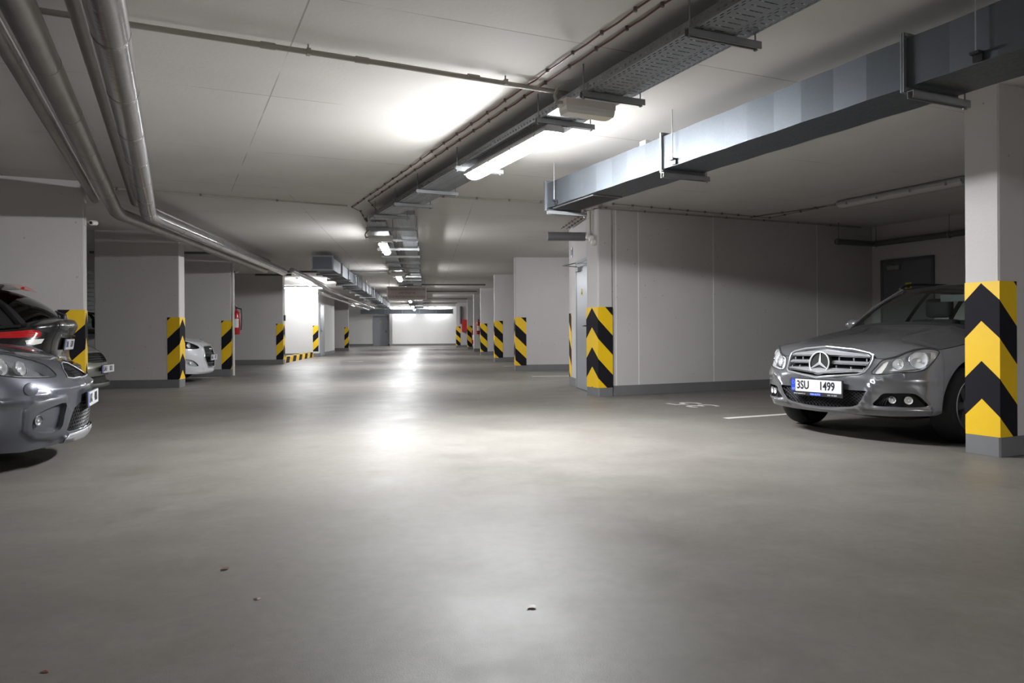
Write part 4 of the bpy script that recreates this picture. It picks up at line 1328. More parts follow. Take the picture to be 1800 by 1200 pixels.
        zc = s.cowl_z
        s.front_screen = screen('windscreen', cowl_x, header_x, zc, 0, 0, glass, True)
        s.rear_screen = screen('rear_window', tail_base_x, tail_top_x, tail_base_z if tail_base_z else Bn[-1][2], -1, -1, side_glass, False)
        # roof skin
        A = []
        for k in range(NB):
            x, y, z = Tn[k]; row = []
            for q in np.linspace(-1, 1, 25):
                fr_ = header_x + (Tn[0][0] - header_x) * abs(q) ** 2.2; re = tail_top_x + (Tn[-1][0] - tail_top_x) * abs(q) ** 2.2
                u = k / (NB - 1); xx = fr_ + (re - fr_) * u
                zz = z + (max(roof_c(xx), z) - z) * (1 - abs(q) ** 2.4)
                row.append((-xx, y * q, zz))
            A.append(row)
        mb = MB(); mb.grid(A, flip=True)
        s.roof = obj('roof', mb, paint, s.root, smooth=True, ang=180)
        # pillar tubes over the joints
        for sg in (1, -1):
            for i in (0, -1):
                q = MB(); q.tube([(-(Bn[i][0]), sg * Bn[i][1], Bn[i][2] - .02), (-(Bn[i][0] * .5 + Tn[i][0] * .5) + (.018 if i == 0 else -.018), sg * (Bn[i][1] * .5 + Tn[i][1] * .5 + .012), (Bn[i][2] + Tn[i][2]) / 2 + .012), (-(Tn[i][0]), sg * Tn[i][1], Tn[i][2])], .028, 8)
                obj('pillar', q, paint, s.root, smooth=True)
            q = MB(); q.tube([(-p[0], sg * p[1], p[2]) for p in Tn[::4]], .022, 8); obj('roof_edge', q, paint, s.root, smooth=True)
            q = MB(); q.tube([(-p[0], sg * (p[1] + .012), p[2]) for p in Bn[::4]], .016, 8); obj('belt_trim', q, frame_m, s.root, smooth=True)
        s.Bn, s.Tn = Bn, Tn
    def shelf(s, pts_v, inner_y=.0, m=None):
        """closing strip from the girdle top edge in towards the cabin"""
        vs = np.arange(pts_v[0], pts_v[1], .05); E = s.P(vs, s.zt(vs)); 
        for sg in (1, -1):
            A = [[(p[0], sg * p[1], p[2]) for p in E], [(p[0], sg * (p[1] - .10), p[2] + .035) for p in E], [(p[0], sg * max(0, p[1] - .22), p[2] + .03) for p in E]]
            mb = MB(); mb.grid(A, flip=sg < 0); obj('shoulder', mb, m or s.paint, s.root, smooth=True, ang=180)
    def interior(s, seat_x=2.35, dash_x=1.55, z=.0, rear=True, wheel_side=1):
        r_ = s.root
        q = MB(); q.box(-dash_x - .35, -dash_x + .32, -.66, .66, .62, .93); obj('dashboard', q, 'black_plastic', r_)
        def cushion(x0, x1, y0, y1, z0, z1, c):
            mb = MB(); bm = bmesh.new(); bmesh.ops.create_cube(bm, size=1)
            for v in bm.verts: v.co = Vector((x0 + (v.co.x + .5) * (x1 - x0), y0 + (v.co.y + .5) * (y1 - y0), z0 + (v.co.z + .5) * (z1 - z0)))
            bmesh.ops.bevel(bm, geom=list(bm.edges), offset=c, segments=3, affect='EDGES', profile=.6)
            bm.verts.index_update(); mb.add([v.co.copy() for v in bm.verts], [tuple(v.index for v in f.verts) for f in bm.faces]); bm.free(); return mb
        for y in (-.36, .36):
            st = obj('front_seat', cushion(-seat_x - .12, -seat_x + .05, y - .24, y + .24, .50, 1.08, .05), 'cloth', r_, smooth=True)
            obj('headrest', cushion(-seat_x - .17, -seat_x - .05, y - .135, y + .135, 1.10, 1.31, .045), 'cloth', st, smooth=True)
            m2 = MB(); m2.tube([(-seat_x - .10, y - .05, 1.02), (-seat_x - .11, y - .05, 1.14)], .008, 6); m2.tube([(-seat_x - .10, y + .05, 1.02), (-seat_x - .11, y + .05, 1.14)], .008, 6); obj('headrest_post', m2, 'rod', st)
        if rear:
            obj('rear_seat', cushion(-seat_x - 1.05, -seat_x - .85, -.66, .66, .5, 1.08, .06), 'cloth', r_, smooth=True)
        q = MB(); yw = .36 * wheel_side
        q.tube([(-dash_x - .50 + .06 * math.sin(a) , yw + .185 * math.cos(a), .90 + .17 * math.sin(a)) for a in np.linspace(0, 2 * math.pi, 25)], .014, 8); obj('steering_wheel', q, 'black_plastic', r_, smooth=True)
        q = MB(); q.box(-dash_x - .55, -dash_x - .51, -.13, .13, 1.26, 1.33); obj('rear_view_mirror', q, 'black_plastic', r_)
        # floor pan closes the body from below
        x0, x1 = s.wheel_x[0] - .45, s.wheel_x[1] + .55
        q = MB(); q.box(-x1, -x0, -.60, .60, .20, .50); obj('floor_pan', q, 'matt_black', r_)
        q = MB(); q.box(-s.wheel_x[1] + s.arch_r + .02, -s.wheel_x[0] - s.arch_r - .02, -.80, .80, .22, .5); obj('sill', q, 'matt_black', r_)
    def wheels(s, spokes=7, rim='rim', w=.205, rr=.21, hub_cap=True):
        R_ = s.wheel_r
        for i, wx in enumerate(s.wheel_x):
            for sg in (1, -1):
                Mx = Matrix.Translation((-wx, sg * s.wheel_y, R_)) @ Matrix.Rotation(R(-90 * sg), 4, 'X')
                t = MB(); h = w / 2
                t.lathe([(rr, -h * .9), (rr + .03, -h), (R_ - .035, -h), (R_ - .008, -h * .75), (R_, -h * .35), (R_, h * .35), (R_ - .008, h * .75), (R_ - .035, h), (rr + .03, h), (rr, h * .9)], 44, Mx, closed=True)
                wh = obj('wheel', t, 'rubber', s.root, smooth=True, ang=40)
                m = MB()
                m.lathe([(rr, -h * .9), (rr + .012, h * .88), (rr + .004, h * .98), (rr - .012, h * .92), (rr - .018, h * .5), (rr - .03, -h * .8)], 40, Mx)
                m.f = m.f[:-2]
                for k in range(spokes):
                    a = 2 * math.pi * k / spokes
                    Mk = Mx @ Matrix.Rotation(a, 4, 'Z')
                    m.add([(.04, -.028, h * .62), (.04, .028, h * .62), (rr - .01, .034, h * .86), (rr - .01, -.034, h * .86), (.04, -.022, h * .4), (.04, .022, h * .4), (rr - .01, .028, h * .6), (rr - .01, -.028, h * .6)],
                          [(0, 1, 2, 3), (0, 4, 5, 1), (1, 5, 6, 2), (2, 6, 7, 3), (3, 7, 4, 0)], Mk)
                m.lathe([(.0, h * .72), (.045, h * .70), (.062, h * .62), (.066, h * .4)], 20, Mx)
                obj('rim', m, rim, wh, smooth=True, ang=35)
                d_ = MB(); d_.lathe([(.0, h * .1), (.15, h * .1), (.15, h * .02)], 28, Mx); obj('brake_disc', d_, 'steel', wh, smooth=True)
    def plate(s, text, x, y, z, tilt=0.0, back=False, frame_h=.125, sub=None, yaw=0.0, left='3SU', font=.098, gap=None):
        """number plate .52 x .11 facing +x (front)"""
        Mx = Matrix.Translation((x, y, z)) @ Matrix.Rotation(yaw, 4, 'Z') @ Matrix.Rotation(tilt, 4, 'Y') @ Matrix(((0, 0, 1, 0), (1, 0, 0, 0), (0, 1, 0, 0), (0, 0, 0, 1)))
        q = MB(); q.box(-.27, .27, -.062 - (.028 if sub else 0), .062, -.012, 0, Mx); h = obj('plate_holder', q, 'black_plastic', s.root)
        q = MB(); q.box(-.26, .26, -.055, .055, 0, .004, Mx); p = obj('number_plate', q, 'plate_white', h)
        q = MB(); q.box(-.26, -.216, -.055, .055, .004, .0048, Mx); bl = obj('blue_band', q, 'plate_blue', p)
        obj('lettering', text_mb('CZ', .024, .0006, mtx=Mx @ Matrix.Translation((-.238, -.035, .005))), 'plate_white', p)
        st = MB()
        for k in range(12):
            a = k * math.pi / 6; st.box(-.238 + .0135 * math.cos(a) - .0014, -.238 + .0135 * math.cos(a) + .0014, .022 + .0135 * math.sin(a) - .0014, .022 + .0135 * math.sin(a) + .0014, .0048, .0052, Mx)
        obj('star_ring', st, 'label_yellow', p)
        a, b_ = text.split(' ')
        obj('lettering', text_mb(a, font, .0008, mtx=Mx @ Matrix.Translation((-.135, 0, .005)), sx=.78, bold=.0022), 'plate_text', p)
        obj('lettering', text_mb(b_, font, .0008, mtx=Mx @ Matrix.Translation((.115, 0, .005)), sx=.78, bold=.0022), 'plate_text', p)
        if sub:
            obj('lettering', text_mb(sub[0], .019, .0005, mtx=Mx @ Matrix.Translation((-.175, -.075, .001))), 'plate_white', h)
            q = MB(); q.box(-.065, .05, -.088, -.063, 0, .0012, Mx); obj('badge', q, 'plate_blue', h)
            obj('lettering', text_mb(sub[1], .021, .0005, mtx=Mx @ Matrix.Translation((-.008, -.0755, .0018))), 'plate_white', h)
            obj('lettering', text_mb(sub[2], .019, .0005, mtx=Mx @ Matrix.Translation((.165, -.075, .001))), 'plate_white', h)
        return h
    def bowl(s, name, v, z, r_, depth, m, parent, off=0.0, ring=None):
        """round reflector bowl sunk below the skin, opening forwards"""
        p = s.P(np.array(v), np.array(z)); n = s.N0(np.array(v), np.array(z), s.P)
        n = np.array([n[0] * .8 + .35, n[1] * .8, n[2] * .4]); n /= np.linalg.norm(n)
        q = Vector(n).to_track_quat('Z', 'Y').to_matrix().to_4x4()
        Mx = Matrix.Translation(Vector(p) + Vector(n) * off) @ q
        mb = MB(); mb.lathe([(r_, 0), (r_ * .92, -depth * .3), (r_ * .7, -depth * .7), (r_ * .3, -depth * .98), (.0, -depth)], 24, Mx); mb.f = mb.f[:-1] if False else mb.f
        mb.f = [f for f in mb.f if len(f) != 24]
        o = obj(name, mb, m, parent, smooth=True)
        b2 = MB(); b2.lathe([(.0, -depth * .25), (r_ * .16, -depth * .3), (r_ * .2, -depth * .9)], 12, Mx); obj('bulb', b2, 'opal', o, smooth=True)
        if ring:
            t = MB(); t.tube([Mx @ Vector((r_ * math.cos(a), r_ * math.sin(a), 0)) for a in np.linspace(0, 2 * math.pi, 29)], r_ * .06, 6); obj('lamp_ring', t, ring, o, smooth=True)
        return o
    def mirror_pod(s, x, y, z, m, sgs=(1, -1)):
        for sg in sgs:
            bm = bmesh.new(); bmesh.ops.create_uvsphere(bm, u_segments=20, v_segments=12, radius=1)
            for v in bm.verts:
                c = v.co
                v.co = Vector((-x + c.x * (.075 if c.x > 0 else .045), sg * (y + c.y * .115), z + c.z * .068 * (1 + .2 * c.y * sg)))
            bm.verts.index_update(); mb = MB(); mb.add([v.co.copy() for v in bm.verts], [tuple(v.index for v in f.verts) for f in bm.faces]); bm.free()
            o = obj('door_mirror', mb, m, s.root, smooth=True, ang=180)
            q = MB(); q.tube([(-x + .0, sg * (y - .06), z - .03), (-x + .03, sg * (y - .20), z - .06)], .022, 8); obj('mirror_arm', q, 'black_plastic', o, smooth=True)

def both(l):
    return [l, mirror_loop(l)]

def clip_segments(line_fn, loop, ts):
    """runs of a parametric (v, z) line that lie inside the loop"""
    pts = [line_fn(t) for t in ts]; P_ = np.array(pts); ins = in_poly(P_[:, 0], P_[:, 1], loop); out = []; cur = []
    for p, i in zip(pts, ins):
        if i: cur.append(p)
        elif cur:
            if len(cur) > 1: out.append(cur)
            cur = []
    if len(cur) > 1: out.append(cur)
    return out

def lattice(car, loop, pitch, r_, m, parent, off, ang=1.0, hexa=False):
    mb = MB(); A = np.array(loop); lo, hi = A.min(0), A.max(0); w = hi[0] - lo[0]; h = hi[1] - lo[1]
    for sg in (1, -1):
        k = lo[0] - h - pitch
        while k < hi[0] + h + pitch:
            for seg in clip_segments(lambda t: (k + sg * t * h * ang - (0 if sg > 0 else -h * ang), lo[1] + t * h), loop, np.linspace(0, 1, 50)):
                S = np.array(seg); p = car.P(S[:, 0], S[:, 1]) + car.PN(S[:, 0], S[:, 1]) * off
                mb.tube([Vector(q) for q in p[::4]] if len(p) > 8 else [Vector(p[0]), Vector(p[-1])], r_, 4, cap=False)
            k += pitch
    return obj('grille_mesh', mb, m, parent)

# ================================================================= silver estate, three-pointed star on the grille
TH = R(30)
c1 = Car('silver-grey estate car parked nose-out beside the chevron pillar', (2.74, 6.62, 0), TH + R(180),
         [(0, 0), (.012, .2), (.05, .42), (.13, .62), (.26, .77), (.42, .845), (.65, .875), (1.2, .885), (2.4, .885), (3.4, .88), (4.1, .84), (4.42, .76), (4.55, .5), (4.6, 0)],
         [(0.1, .12), (.2, .08), (.28, .03), (.38, 0), (.5, 0), (.58, .02), (.66, .08), (.76, .13), (.84, .19), (1.0, .32), (1.2, .5)],
         [(0.1, .06), (.2, .04), (.3, .01), (.42, 0), (.6, 0), (.72, .015), (.82, .05), (.9, .09), (1.0, .14), (1.2, .3)],
         [(0, .1), (.3, 0), (.6, 0), (1, .08), (1.2, .15)],
         [(0, .802), (.25, .797), (.40, .777), (.436, .757), (.446, .724), (.515, .72), (.607, .742), (.683, .776), (.759, .803), (.872, .817), (.976, .812), (1.034, .80), (1.2, .815), (1.44, .843), (2.0, .885), (2.7, .91), (4.4, .945), (5.2, .95), (5.6, .93), (6.4, .93)],
         [(0, .246), (.37, .243), (.59, .243), (1.0, .258), (1.06, .28), (1.9, .24), (4.0, .24), (5.0, .28), (6.4, .26)],
         'paint_silver', (.83, 3.59), .322, .775, .385)
# character lines of the front
def nose_v(v, z):
    a = np.abs(v)
    w = np.clip((z - .50) / .06, 0, 1) * np.clip((.86 - z) / .05, 0, 1)
    return .046 * np.clip(1 - a / .46, 0, 1) * w + .012 * np.clip(1 - a / .5, 0, 1) * (1 - w)
c1.disp.append(nose_v)
crease = [(.70, .600), (.617, .587), (.559, .558), (.517, .531), (.483, .502), (.448, .45), (.410, .382), (.372, .322), (.315, .296), (.15, .282), (0, .278)]
c1.ridge(crease, .018, .016)
c1.ridge([(.52, .515), (.64, .545), (.8, .552), (.98, .545)], .03, .010)
c1.ridge([(.38, .292), (.5, .305), (.75, .312), (.93, .312)], .014, .016)
c1.ridge([(1.0, .70), (1.3, .735), (1.9, .755), (5.0, .80)], .03, .006)
c1.plateau([(.46, .44), (.56, .452), (.81, .455), (.93, .33), (.80, .312), (.46, .318)], .02, -.012)
head = smooth_loop([(.468, .596), (.481, .668), (.516, .712), (.607, .733), (.683, .766), (.759, .793), (.872, .808), (.976, .802), (1.03, .784), (.993, .748), (.934, .695), (.883, .653), (.828, .628), (.679, .610)], 3)
gril = sym_loop([(0, .793), (.25, .788), (.395, .768), (.43, .75), (.434, .716), (.418, .645), (.40, .604), (.36, .582), (.16, .556), (0, .538)])
gril = gril if gril[0] != gril[-1] else gril[:-1]
low = sym_loop([(0, .455), (.26, .454), (.442, .453), (.40, .380), (.362, .332), (.31, .314), (.148, .300), (0, .295)])
fog = smooth_loop([(.566, .434), (.659, .441), (.748, .443), (.807, .438), (.848, .414), (.886, .375), (.912, .338), (.793, .326), (.645, .326), (.482, .330), (.524, .388)], 3)
vA, vB, vC, vD = (c1.v_at(x) for x in (1.42, 2.50, 3.32, 4.1))
c1.shell([gril, low] + [head, fog], [(-1.055, 1.055, 'front_bumper', 'paint_silver'), (1.055, vA, 'front_wing', 'paint_silver'), (vA, vB, 'front_door', 'paint_silver'), (vB, vC, 'rear_door', 'paint_silver'), (vC, vD, 'rear_wing', 'paint_silver'), (vD, c1.L, 'rear_bumper', 'paint_silver')], step=.03)
# grille
gb = c1.patch('grille', [dens(gril, .03)], 'matt_black', off=-.055, step=.05)
c1.rim_wall('grille_flank', dens(gril, .02), 0, -.055, 'satin', gb)
c1.bead('grille_frame', gril, .008, 'satin', gb, off=.002, closed=True, n=8)
inner = [(v * .955, .668 + (z - .668) * .93) for v, z in gril]
c1.bead('chrome_line', inner, .004, 'chrome', gb, off=-.004, closed=True)
for zc0, zc1, zo0, zo1, w in ((.722, .783, .728, .762, .412), (.652, .690, .664, .698, .405), (.566, .618, .608, .634, .392)):
    for sg in (1, -1):
        n = 16; A = []
        vs = np.linspace(0.0, w, n)
        for k in range(7):
            t = k / 6
            zz = (zc0 + (zc1 - zc0) * t) + ((zo0 + (zo1 - zo0) * t) - (zc0 + (zc1 - zc0) * t)) * (vs / w)
            p = c1.P(sg * vs, zz); nn = c1.PN(sg * vs, zz)
            o = .006 - .020 * t ** 1.5 - (.016 if k == 0 else 0)
            A.append(p + nn * o)
        mb = MB(); mb.grid(A, flip=sg < 0); bar = obj('louvre', mb, 'satin', gb, smooth=True)
    for sg in (1, -1):
        c1.bead('louvre_edge', [(sg * v, zc0 + (zo0 - zc0) * (v / w) + .004) for v in np.linspace(0, w, 12)], .0035, 'chrome', gb, off=.004)
for sg in (1, -1):
    for v in (.14, .27, .38):
        for z in (.706, .634):
            p = c1.P(np.array(sg * v), np.array(z)) + c1.PN(np.array(sg * v), np.array(z)) * -.03
            q = MB(); q.box(-.006, .006, -.004, .004, -.022, .022, Matrix.Translation(Vector(p))); obj('strut', q, 'satin', gb)
# three-pointed star in its ring
pc_ = c1.P(np.array(0.0), np.array(.676)); Ms = Matrix.Translation((pc_[0] + .036, 0, .676)) @ Matrix.Rotation(R(-9), 4, 'Y') @ Matrix(((0, 0, 1, 0), (1, 0, 0, 0), (0, 1, 0, 0), (0, 0, 0, 1)))
q = MB(); q.lathe([(.0, -.010), (.098, -.010), (.098, -.06)], 40, Ms); em = obj('emblem', q, 'matt_black', gb, smooth=True)
q = MB(); q.tube([Ms @ Vector((.1 * math.cos(a), .1 * math.sin(a), 0)) for a in np.linspace(0, 2 * math.pi, 49)], .0065, 10); obj('emblem_ring', q, 'badge', em, smooth=True)
st = MB()
for k in range(3):
    a = R(90 + 120 * k)
    Mk = Ms @ Matrix.Rotation(a - R(90), 4, 'Z')
    st.add([(-.0145, -.0085, -.006), (0, 0, .010), (.0145, -.0085, -.006), (.0035, .096, -.002), (0, .098, .002), (-.0035, .096, -.002), ], [(0, 5, 4, 1), (1, 4, 3, 2)], Mk)
obj('star', st, 'badge', em)
# small round badge on the bonnet edge
q = MB(); Mb = Matrix.Translation((-.185, 0, .818)) @ Matrix.Rotation(R(-60), 4, 'Y')
q.lathe([(0, 0), (.028, 0), (.028, -.004)], 20, Mb @ Matrix.Rotation(R(90), 4, 'Y')); 
# headlamps
for sg, hl in ((1, head), (-1, mirror_loop(head))):
    hd = c1.patch('headlamp', [hl], 'lamp_inside', off=-.06, step=.03)
    c1.rim_wall('lamp_flank', hl, .0, -.06, 'lamp_inside', hd)
    c1.bowl('reflector_bowl', sg * .80, .716, .072, .05, 'reflector', hd, off=-.022, ring='chrome')
    c1.bowl('reflector_bowl', sg * .635, .682, .046, .04, 'reflector', hd, off=-.02, ring='chrome')
    strip = [(.52, .632), (.54, .625), (.70, .632), (.83, .645), (.88, .665), (.82, .655), (.66, .643)]
    c1.patch('lamp_trim', [strip if sg > 0 else mirror_loop(strip)], 'chrome', hd, off=-.03, step=.03)
    ins = [(.478, .606), (.49, .665), (.525, .705), (.56, .715), (.545, .66), (.53, .615)]
    c1.patch('indicator', [ins if sg > 0 else mirror_loop(ins)], 'opal', hd, off=-.02, step=.03)
    out_ = [(.905, .69), (.93, .74), (.95, .79), (1.015, .783), (.985, .748), (.935, .70)]
    c1.patch('lamp_trim', [out_ if sg > 0 else mirror_loop(out_)], 'lamp_beige', hd, off=-.02, step=.03)
    c1.patch('lamp_lens', [hl], 'lens', hd, off=.001, step=.03)
    c1.bead('lamp_gasket', hl, .0045, 'matt_black', hd, off=-.001, closed=True)
    fl = fog if sg > 0 else mirror_loop(fog)
    fg = c1.patch('fog_lamp_recess', [fl], 'matt_black', off=-.045, step=.03)
    c1.rim_wall('recess_flank', fl, 0, -.045, 'black_plastic', fg)
    for v, rr_ in ((.634, .030), (.759, .034)):
        c1.bowl('fog_lamp', sg * v, .382, rr_, .03, 'reflector', fg, off=-.008, ring='black_plastic')
    for k in range(4):
        v0 = .505 + .022 * k
        c1.bead('slat', [(sg * v0, .334), (sg * (v0 + .035), .36 + .012 * k), (sg * (v0 + .07), .40)], .004, 'black_plastic', fg, off=-.025)
# lower intake
lo = c1.patch('lower_intake', [dens(low, .03)], 'matt_black', off=-.05, step=.05)
c1.rim_wall('intake_flank', dens(low, .02), 0, -.05, 'black_plastic', lo)
lattice(c1, dens(low, .02), .036, .0032, 'black_plastic', lo, -.022, ang=1.3)
c1.hood(vA, [(.10, .80), (.2, .838), (.35, .872), (.6, .922), (.9, .97), (1.2, 1.02), (1.5, 1.05)], 'paint_silver', power=2.6, creases=((.46, .05, .012, .3, 1.6),))
c1.bead('bonnet_gap', [(v, float(c1.zt(v)) + .001) for v in np.linspace(.445, vA, 60)], .0035, 'matt_black', off=.0)
c1.bead('bonnet_gap', [(-v, float(c1.zt(v)) + .001) for v in np.linspace(.445, vA, 60)], .0035, 'matt_black', off=.0)
q = MB(); Mb = Matrix.Translation((-.172, 0, .832)) @ Matrix.Rotation(R(35), 4, 'Y'); q.lathe([(0, .004), (.022, .004), (.026, 0)], 20, Mb); obj('bonnet_badge', q, 'chrome', c1.root, smooth=True)
tow = [(-.33, .475), (-.26, .475), (-.26, .515), (-.33, .515)]
c1.bead('tow_cover', tow, .0022, 'black_plastic', off=.0, closed=True)
c1.cowl_z = 1.025
rc = lambda x: 1.458 - .05 * ((x - 2.75) / .9) ** 2 if x < 2.75 else 1.458 - .04 * ((x - 2.75) / 1.5) ** 2
c1.cabin([(1.42, .72, .965), (2.0, .79, .945), (3.0, .80, .955), (3.9, .76, .975), (4.35, .70, .985)], [(2.16, .565, 1.395), (2.6, .59, 1.432), (3.2, .585, 1.428), (3.8, .56, 1.40), (4.15, .53, 1.365)],
         1.20, 1.98, 4.42, 4.22, rc, 'paint_silver', [(.03, .36, .30, .02), (.39, .66, .64, .34), (.69, .95, .93, .69)], glass='glass')
c1.shelf((vA - .05, vD))
c1.interior(2.40, 1.62)
c1.wheels(7)
for sg in (1, -1):
    q = MB(); pts = [(-x, sg * y, z) for x, y, z in ((2.14, .585, 1.415), (2.25, .60, 1.452), (2.5, .605, 1.478), (3.1, .60, 1.482), (3.7, .575, 1.455), (4.0, .555, 1.41))]
    q.tube([Vector(p) for p in crom(pts, 6)], .015, 8); obj('roof_rail', q, 'black_plastic', c1.root, smooth=True)
c1.mirror_pod(1.80, .90, 1.03, 'paint_silver')
c1.plate('3SU 1499', .035, 0, .472, tilt=0, sub=('www.aaaauto.cz', 'AAA AUTO', '800 110 800'), font=.103)
for sg in (1, -1):
    tl = [(c1.L - .95, .70), (c1.L - .55, .72), (c1.L - .55, .90), (c1.L - .95, .88)]
    c1.patch('tail_lamp', [tl if sg > 0 else mirror_loop(tl)], 'red_lens', off=.004, step=.05)

# ================================================================= dark grey hatchback, nose at the left edge
c2 = Car('dark grey hatchback poking its nose out at the aisle edge', (-3.40, 5.94, 0), R(22),
         [(0, 0), (.01, .2), (.05, .42), (.14, .6), (.28, .74), (.46, .825), (.7, .865), (1.2, .885), (2.4, .885), (3.4, .86), (3.9, .80), (4.2, .6), (4.3, 0)],
         [(0.1, .1), (.2, .04), (.3, .01), (.45, 0), (.56, .0), (.62, .03), (.7, .12), (.78, .24), (.86, .42), (1.0, .7)],
         [(0.1, .06), (.2, .04), (.3, .01), (.42, 0), (.6, 0), (.72, .015), (.82, .05), (.9, .1), (1.0, .18)],
         [(0, .1), (.3, 0), (.6, 0), (1, .1), (1.2, .2)],
         [(0, .778), (.2, .775), (.33, .782), (.42, .80), (.50, .830), (.617, .850), (.745, .857), (.98, .852), (1.2, .852), (1.6, .885), (2.2, .925), (4.5, .97), (5.0, .97), (6.2, .95)],
         [(0, .168), (.51, .172), (.82, .15), (1.0, .16), (1.06, .19), (1.9, .22), (4.0, .22), (5.0, .26), (6.2, .26)],
         'paint_grey', (.87, 3.45), .315, .775, .375)
c2.ridge([(.0, .562), (.19, .578), (.45, .572), (.662, .553), (.845, .515), (.97, .50)], .02, .014)
c2.ridge([(0, .70), (.12, .69), (.2, .62), (.3, .585)], .05, .012)
bez = [(.852, .296), (.841, .452), (.772, .499), (.514, .526), (.448, .405), (.505, .225), (.60, .205), (.78, .235)]
c2.plateau(bez, .018, .012)
c2.plateau([(0, .247), (.47, .24), (.505, .215), (.50, .176), (0, .16)], .014, .03)
head2 = smooth_loop([(1.0, .712), (.821, .675), (.634, .664), (.497, .666), (.452, .698), (.424, .748), (.462, .782), (.538, .812), (.617, .834), (.745, .842), (.90, .834), (.99, .80), (1.03, .755)], 3)
gr2 = sym_loop([(0, .748), (.12, .738), (.26, .702), (.37, .648), (.30, .636), (.15, .632), (0, .632)])
fog2 = smooth_loop([(.79, .315), (.772, .402), (.672, .450), (.528, .472), (.54, .38), (.572, .284), (.70, .275)], 3)
low2 = sym_loop([(0, .455), (.29, .452), (.40, .42), (.435, .375), (.475, .265), (.44, .252), (0, .25)])
v2 = [c2.v_at(x) for x in (1.35, 2.4, 3.2, 3.9)]
c2.shell([gr2, low2, head2, fog2], [(-1.045, 1.045, 'front_bumper', 'paint_grey'), (1.045, v2[0], 'front_wing', 'paint_grey'), (v2[0], v2[1], 'front_door', 'paint_grey'), (v2[1], v2[2], 'rear_door', 'paint_grey'), (v2[2], v2[3], 'rear_wing', 'paint_grey'), (v2[3], c2.L, 'rear_bumper', 'paint_grey')], step=.03)
g_ = c2.patch('upper_grille', [dens(gr2, .03)], 'matt_black', off=-.05, step=.05)
c2.rim_wall('grille_flank', dens(gr2, .02), 0, -.05, 'black_plastic', g_)
c2.bead('grille_frame', gr2, .005, 'satin', g_, off=.002, closed=True, n=8)
lattice(c2, dens(gr2, .02), .04, .004, 'black_plastic', g_, -.02)
l_ = c2.patch('lower_intake', [dens(low2, .03)], 'matt_black', off=-.05, step=.05)
c2.rim_wall('intake_flank', dens(low2, .02), 0, -.05, 'black_plastic', l_)
lattice(c2, dens(low2, .02), .045, .005, 'black_plastic', l_, -.012, ang=.8)
sk = sym_loop([(0, .243), (.46, .238), (.498, .212), (.495, .178), (0, .172)])
c2.patch('skid_plate', [dens(sk, .03)], 'skid', off=.004, step=.03)
for sg in (1, -1):
    hl = head2 if sg > 0 else mirror_loop(head2)
    hd = c2.patch('headlamp', [hl], 'dull_lens', off=-.07, step=.04)
    c2.rim_wall('lamp_flank', hl, 0, -.07, 'satin', hd)
    c2.bowl('reflector_bowl', sg * .86, .755, .062, .05, 'reflector', hd, off=-.03, ring='chrome')
    c2.bowl('reflector_bowl', sg * .68, .745, .055, .05, 'reflector', hd, off=-.03, ring='chrome')
    c2.patch('lamp_trim', [l if sg > 0 else mirror_loop(l) for l in ([(.50, .675), (.64, .676), (.82, .69), (.82, .70), (.64, .690), (.50, .690)],)], 'satin', hd, off=-.03, step=.03)
    c2.patch('lamp_lens', [hl], 'lens', hd, off=.001, step=.03)
    c2.bead('lamp_gasket', hl, .0045, 'matt_black', hd, closed=True)
    bz = bez if sg > 0 else mirror_loop(bez); fl = fog2 if sg > 0 else mirror_loop(fog2)
    fb = c2.patch('fog_lamp_bezel', [dens(bz, .03)], 'bumper_grey', off=.003, step=.03, holes=[fl])
    fr_ = c2.patch('fog_lamp_recess', [fl], 'bumper_grey', off=-.04, step=.03)
    c2.rim_wall('recess_flank', fl, .003, -.04, 'bumper_grey', fr_)
    c2.bowl('fog_lamp', sg * .738, .365, .036, .012, 'dull_lens', fr_, off=-.012, ring='bumper_grey')
    q = MB(); p = Vector(c2.P(np.array(sg * .79), np.array(.59))); nn = Vector(c2.PN(np.array(sg * .79), np.array(.59)))
    q.lathe([(0, .005), (.042, .004), (.047, .002), (.049, -.004)], 24, Matrix.Translation(p) @ nn.to_track_quat('Z', 'Y').to_matrix().to_4x4()); obj('washer_cap', q, 'paint_grey', c2.root, smooth=True)
    # bonnet shut line
    c2.bead('bonnet_gap', [(sg * v, float(c2.zt(v)) + .001) for v in np.linspace(.0, v2[0], 60)], .003, 'matt_black')
c2.hood(v2[0], [(.2, .785), (.35, .83), (.6, .885), (.9, .935), (1.2, .975), (1.5, 1.0)], 'paint_grey', power=2.5, creases=((.5, .05, .015, .35, 1.6),))
c2.cowl_z = .985
rc2 = lambda x: 1.47 - .05 * ((x - 2.4) / .9) ** 2 if x < 2.4 else 1.47 - .07 * ((x - 2.4) / 1.5) ** 2
c2.cabin([(1.35, .73, .96), (2.0, .80, .95), (3.0, .79, .98), (3.7, .74, 1.02), (4.0, .68, 1.05)], [(2.0, .58, 1.40), (2.4, .60, 1.43), (3.0, .585, 1.42), (3.5, .56, 1.38), (3.8, .54, 1.34)],
         1.15, 1.85, 4.12, 3.9, rc2, 'paint_grey', [(.03, .42, .38, .02), (.45, .76, .74, .42), (.79, .94, .92, .79)], glass='glass')
c2.shelf((v2[0] - .05, v2[3])); c2.interior(2.35, 1.58); c2.wheels(5); c2.mirror_pod(1.6, .93, 1.02, 'paint_grey')
c2.plate('1AX 4083', .028, 0, .468, font=.095)

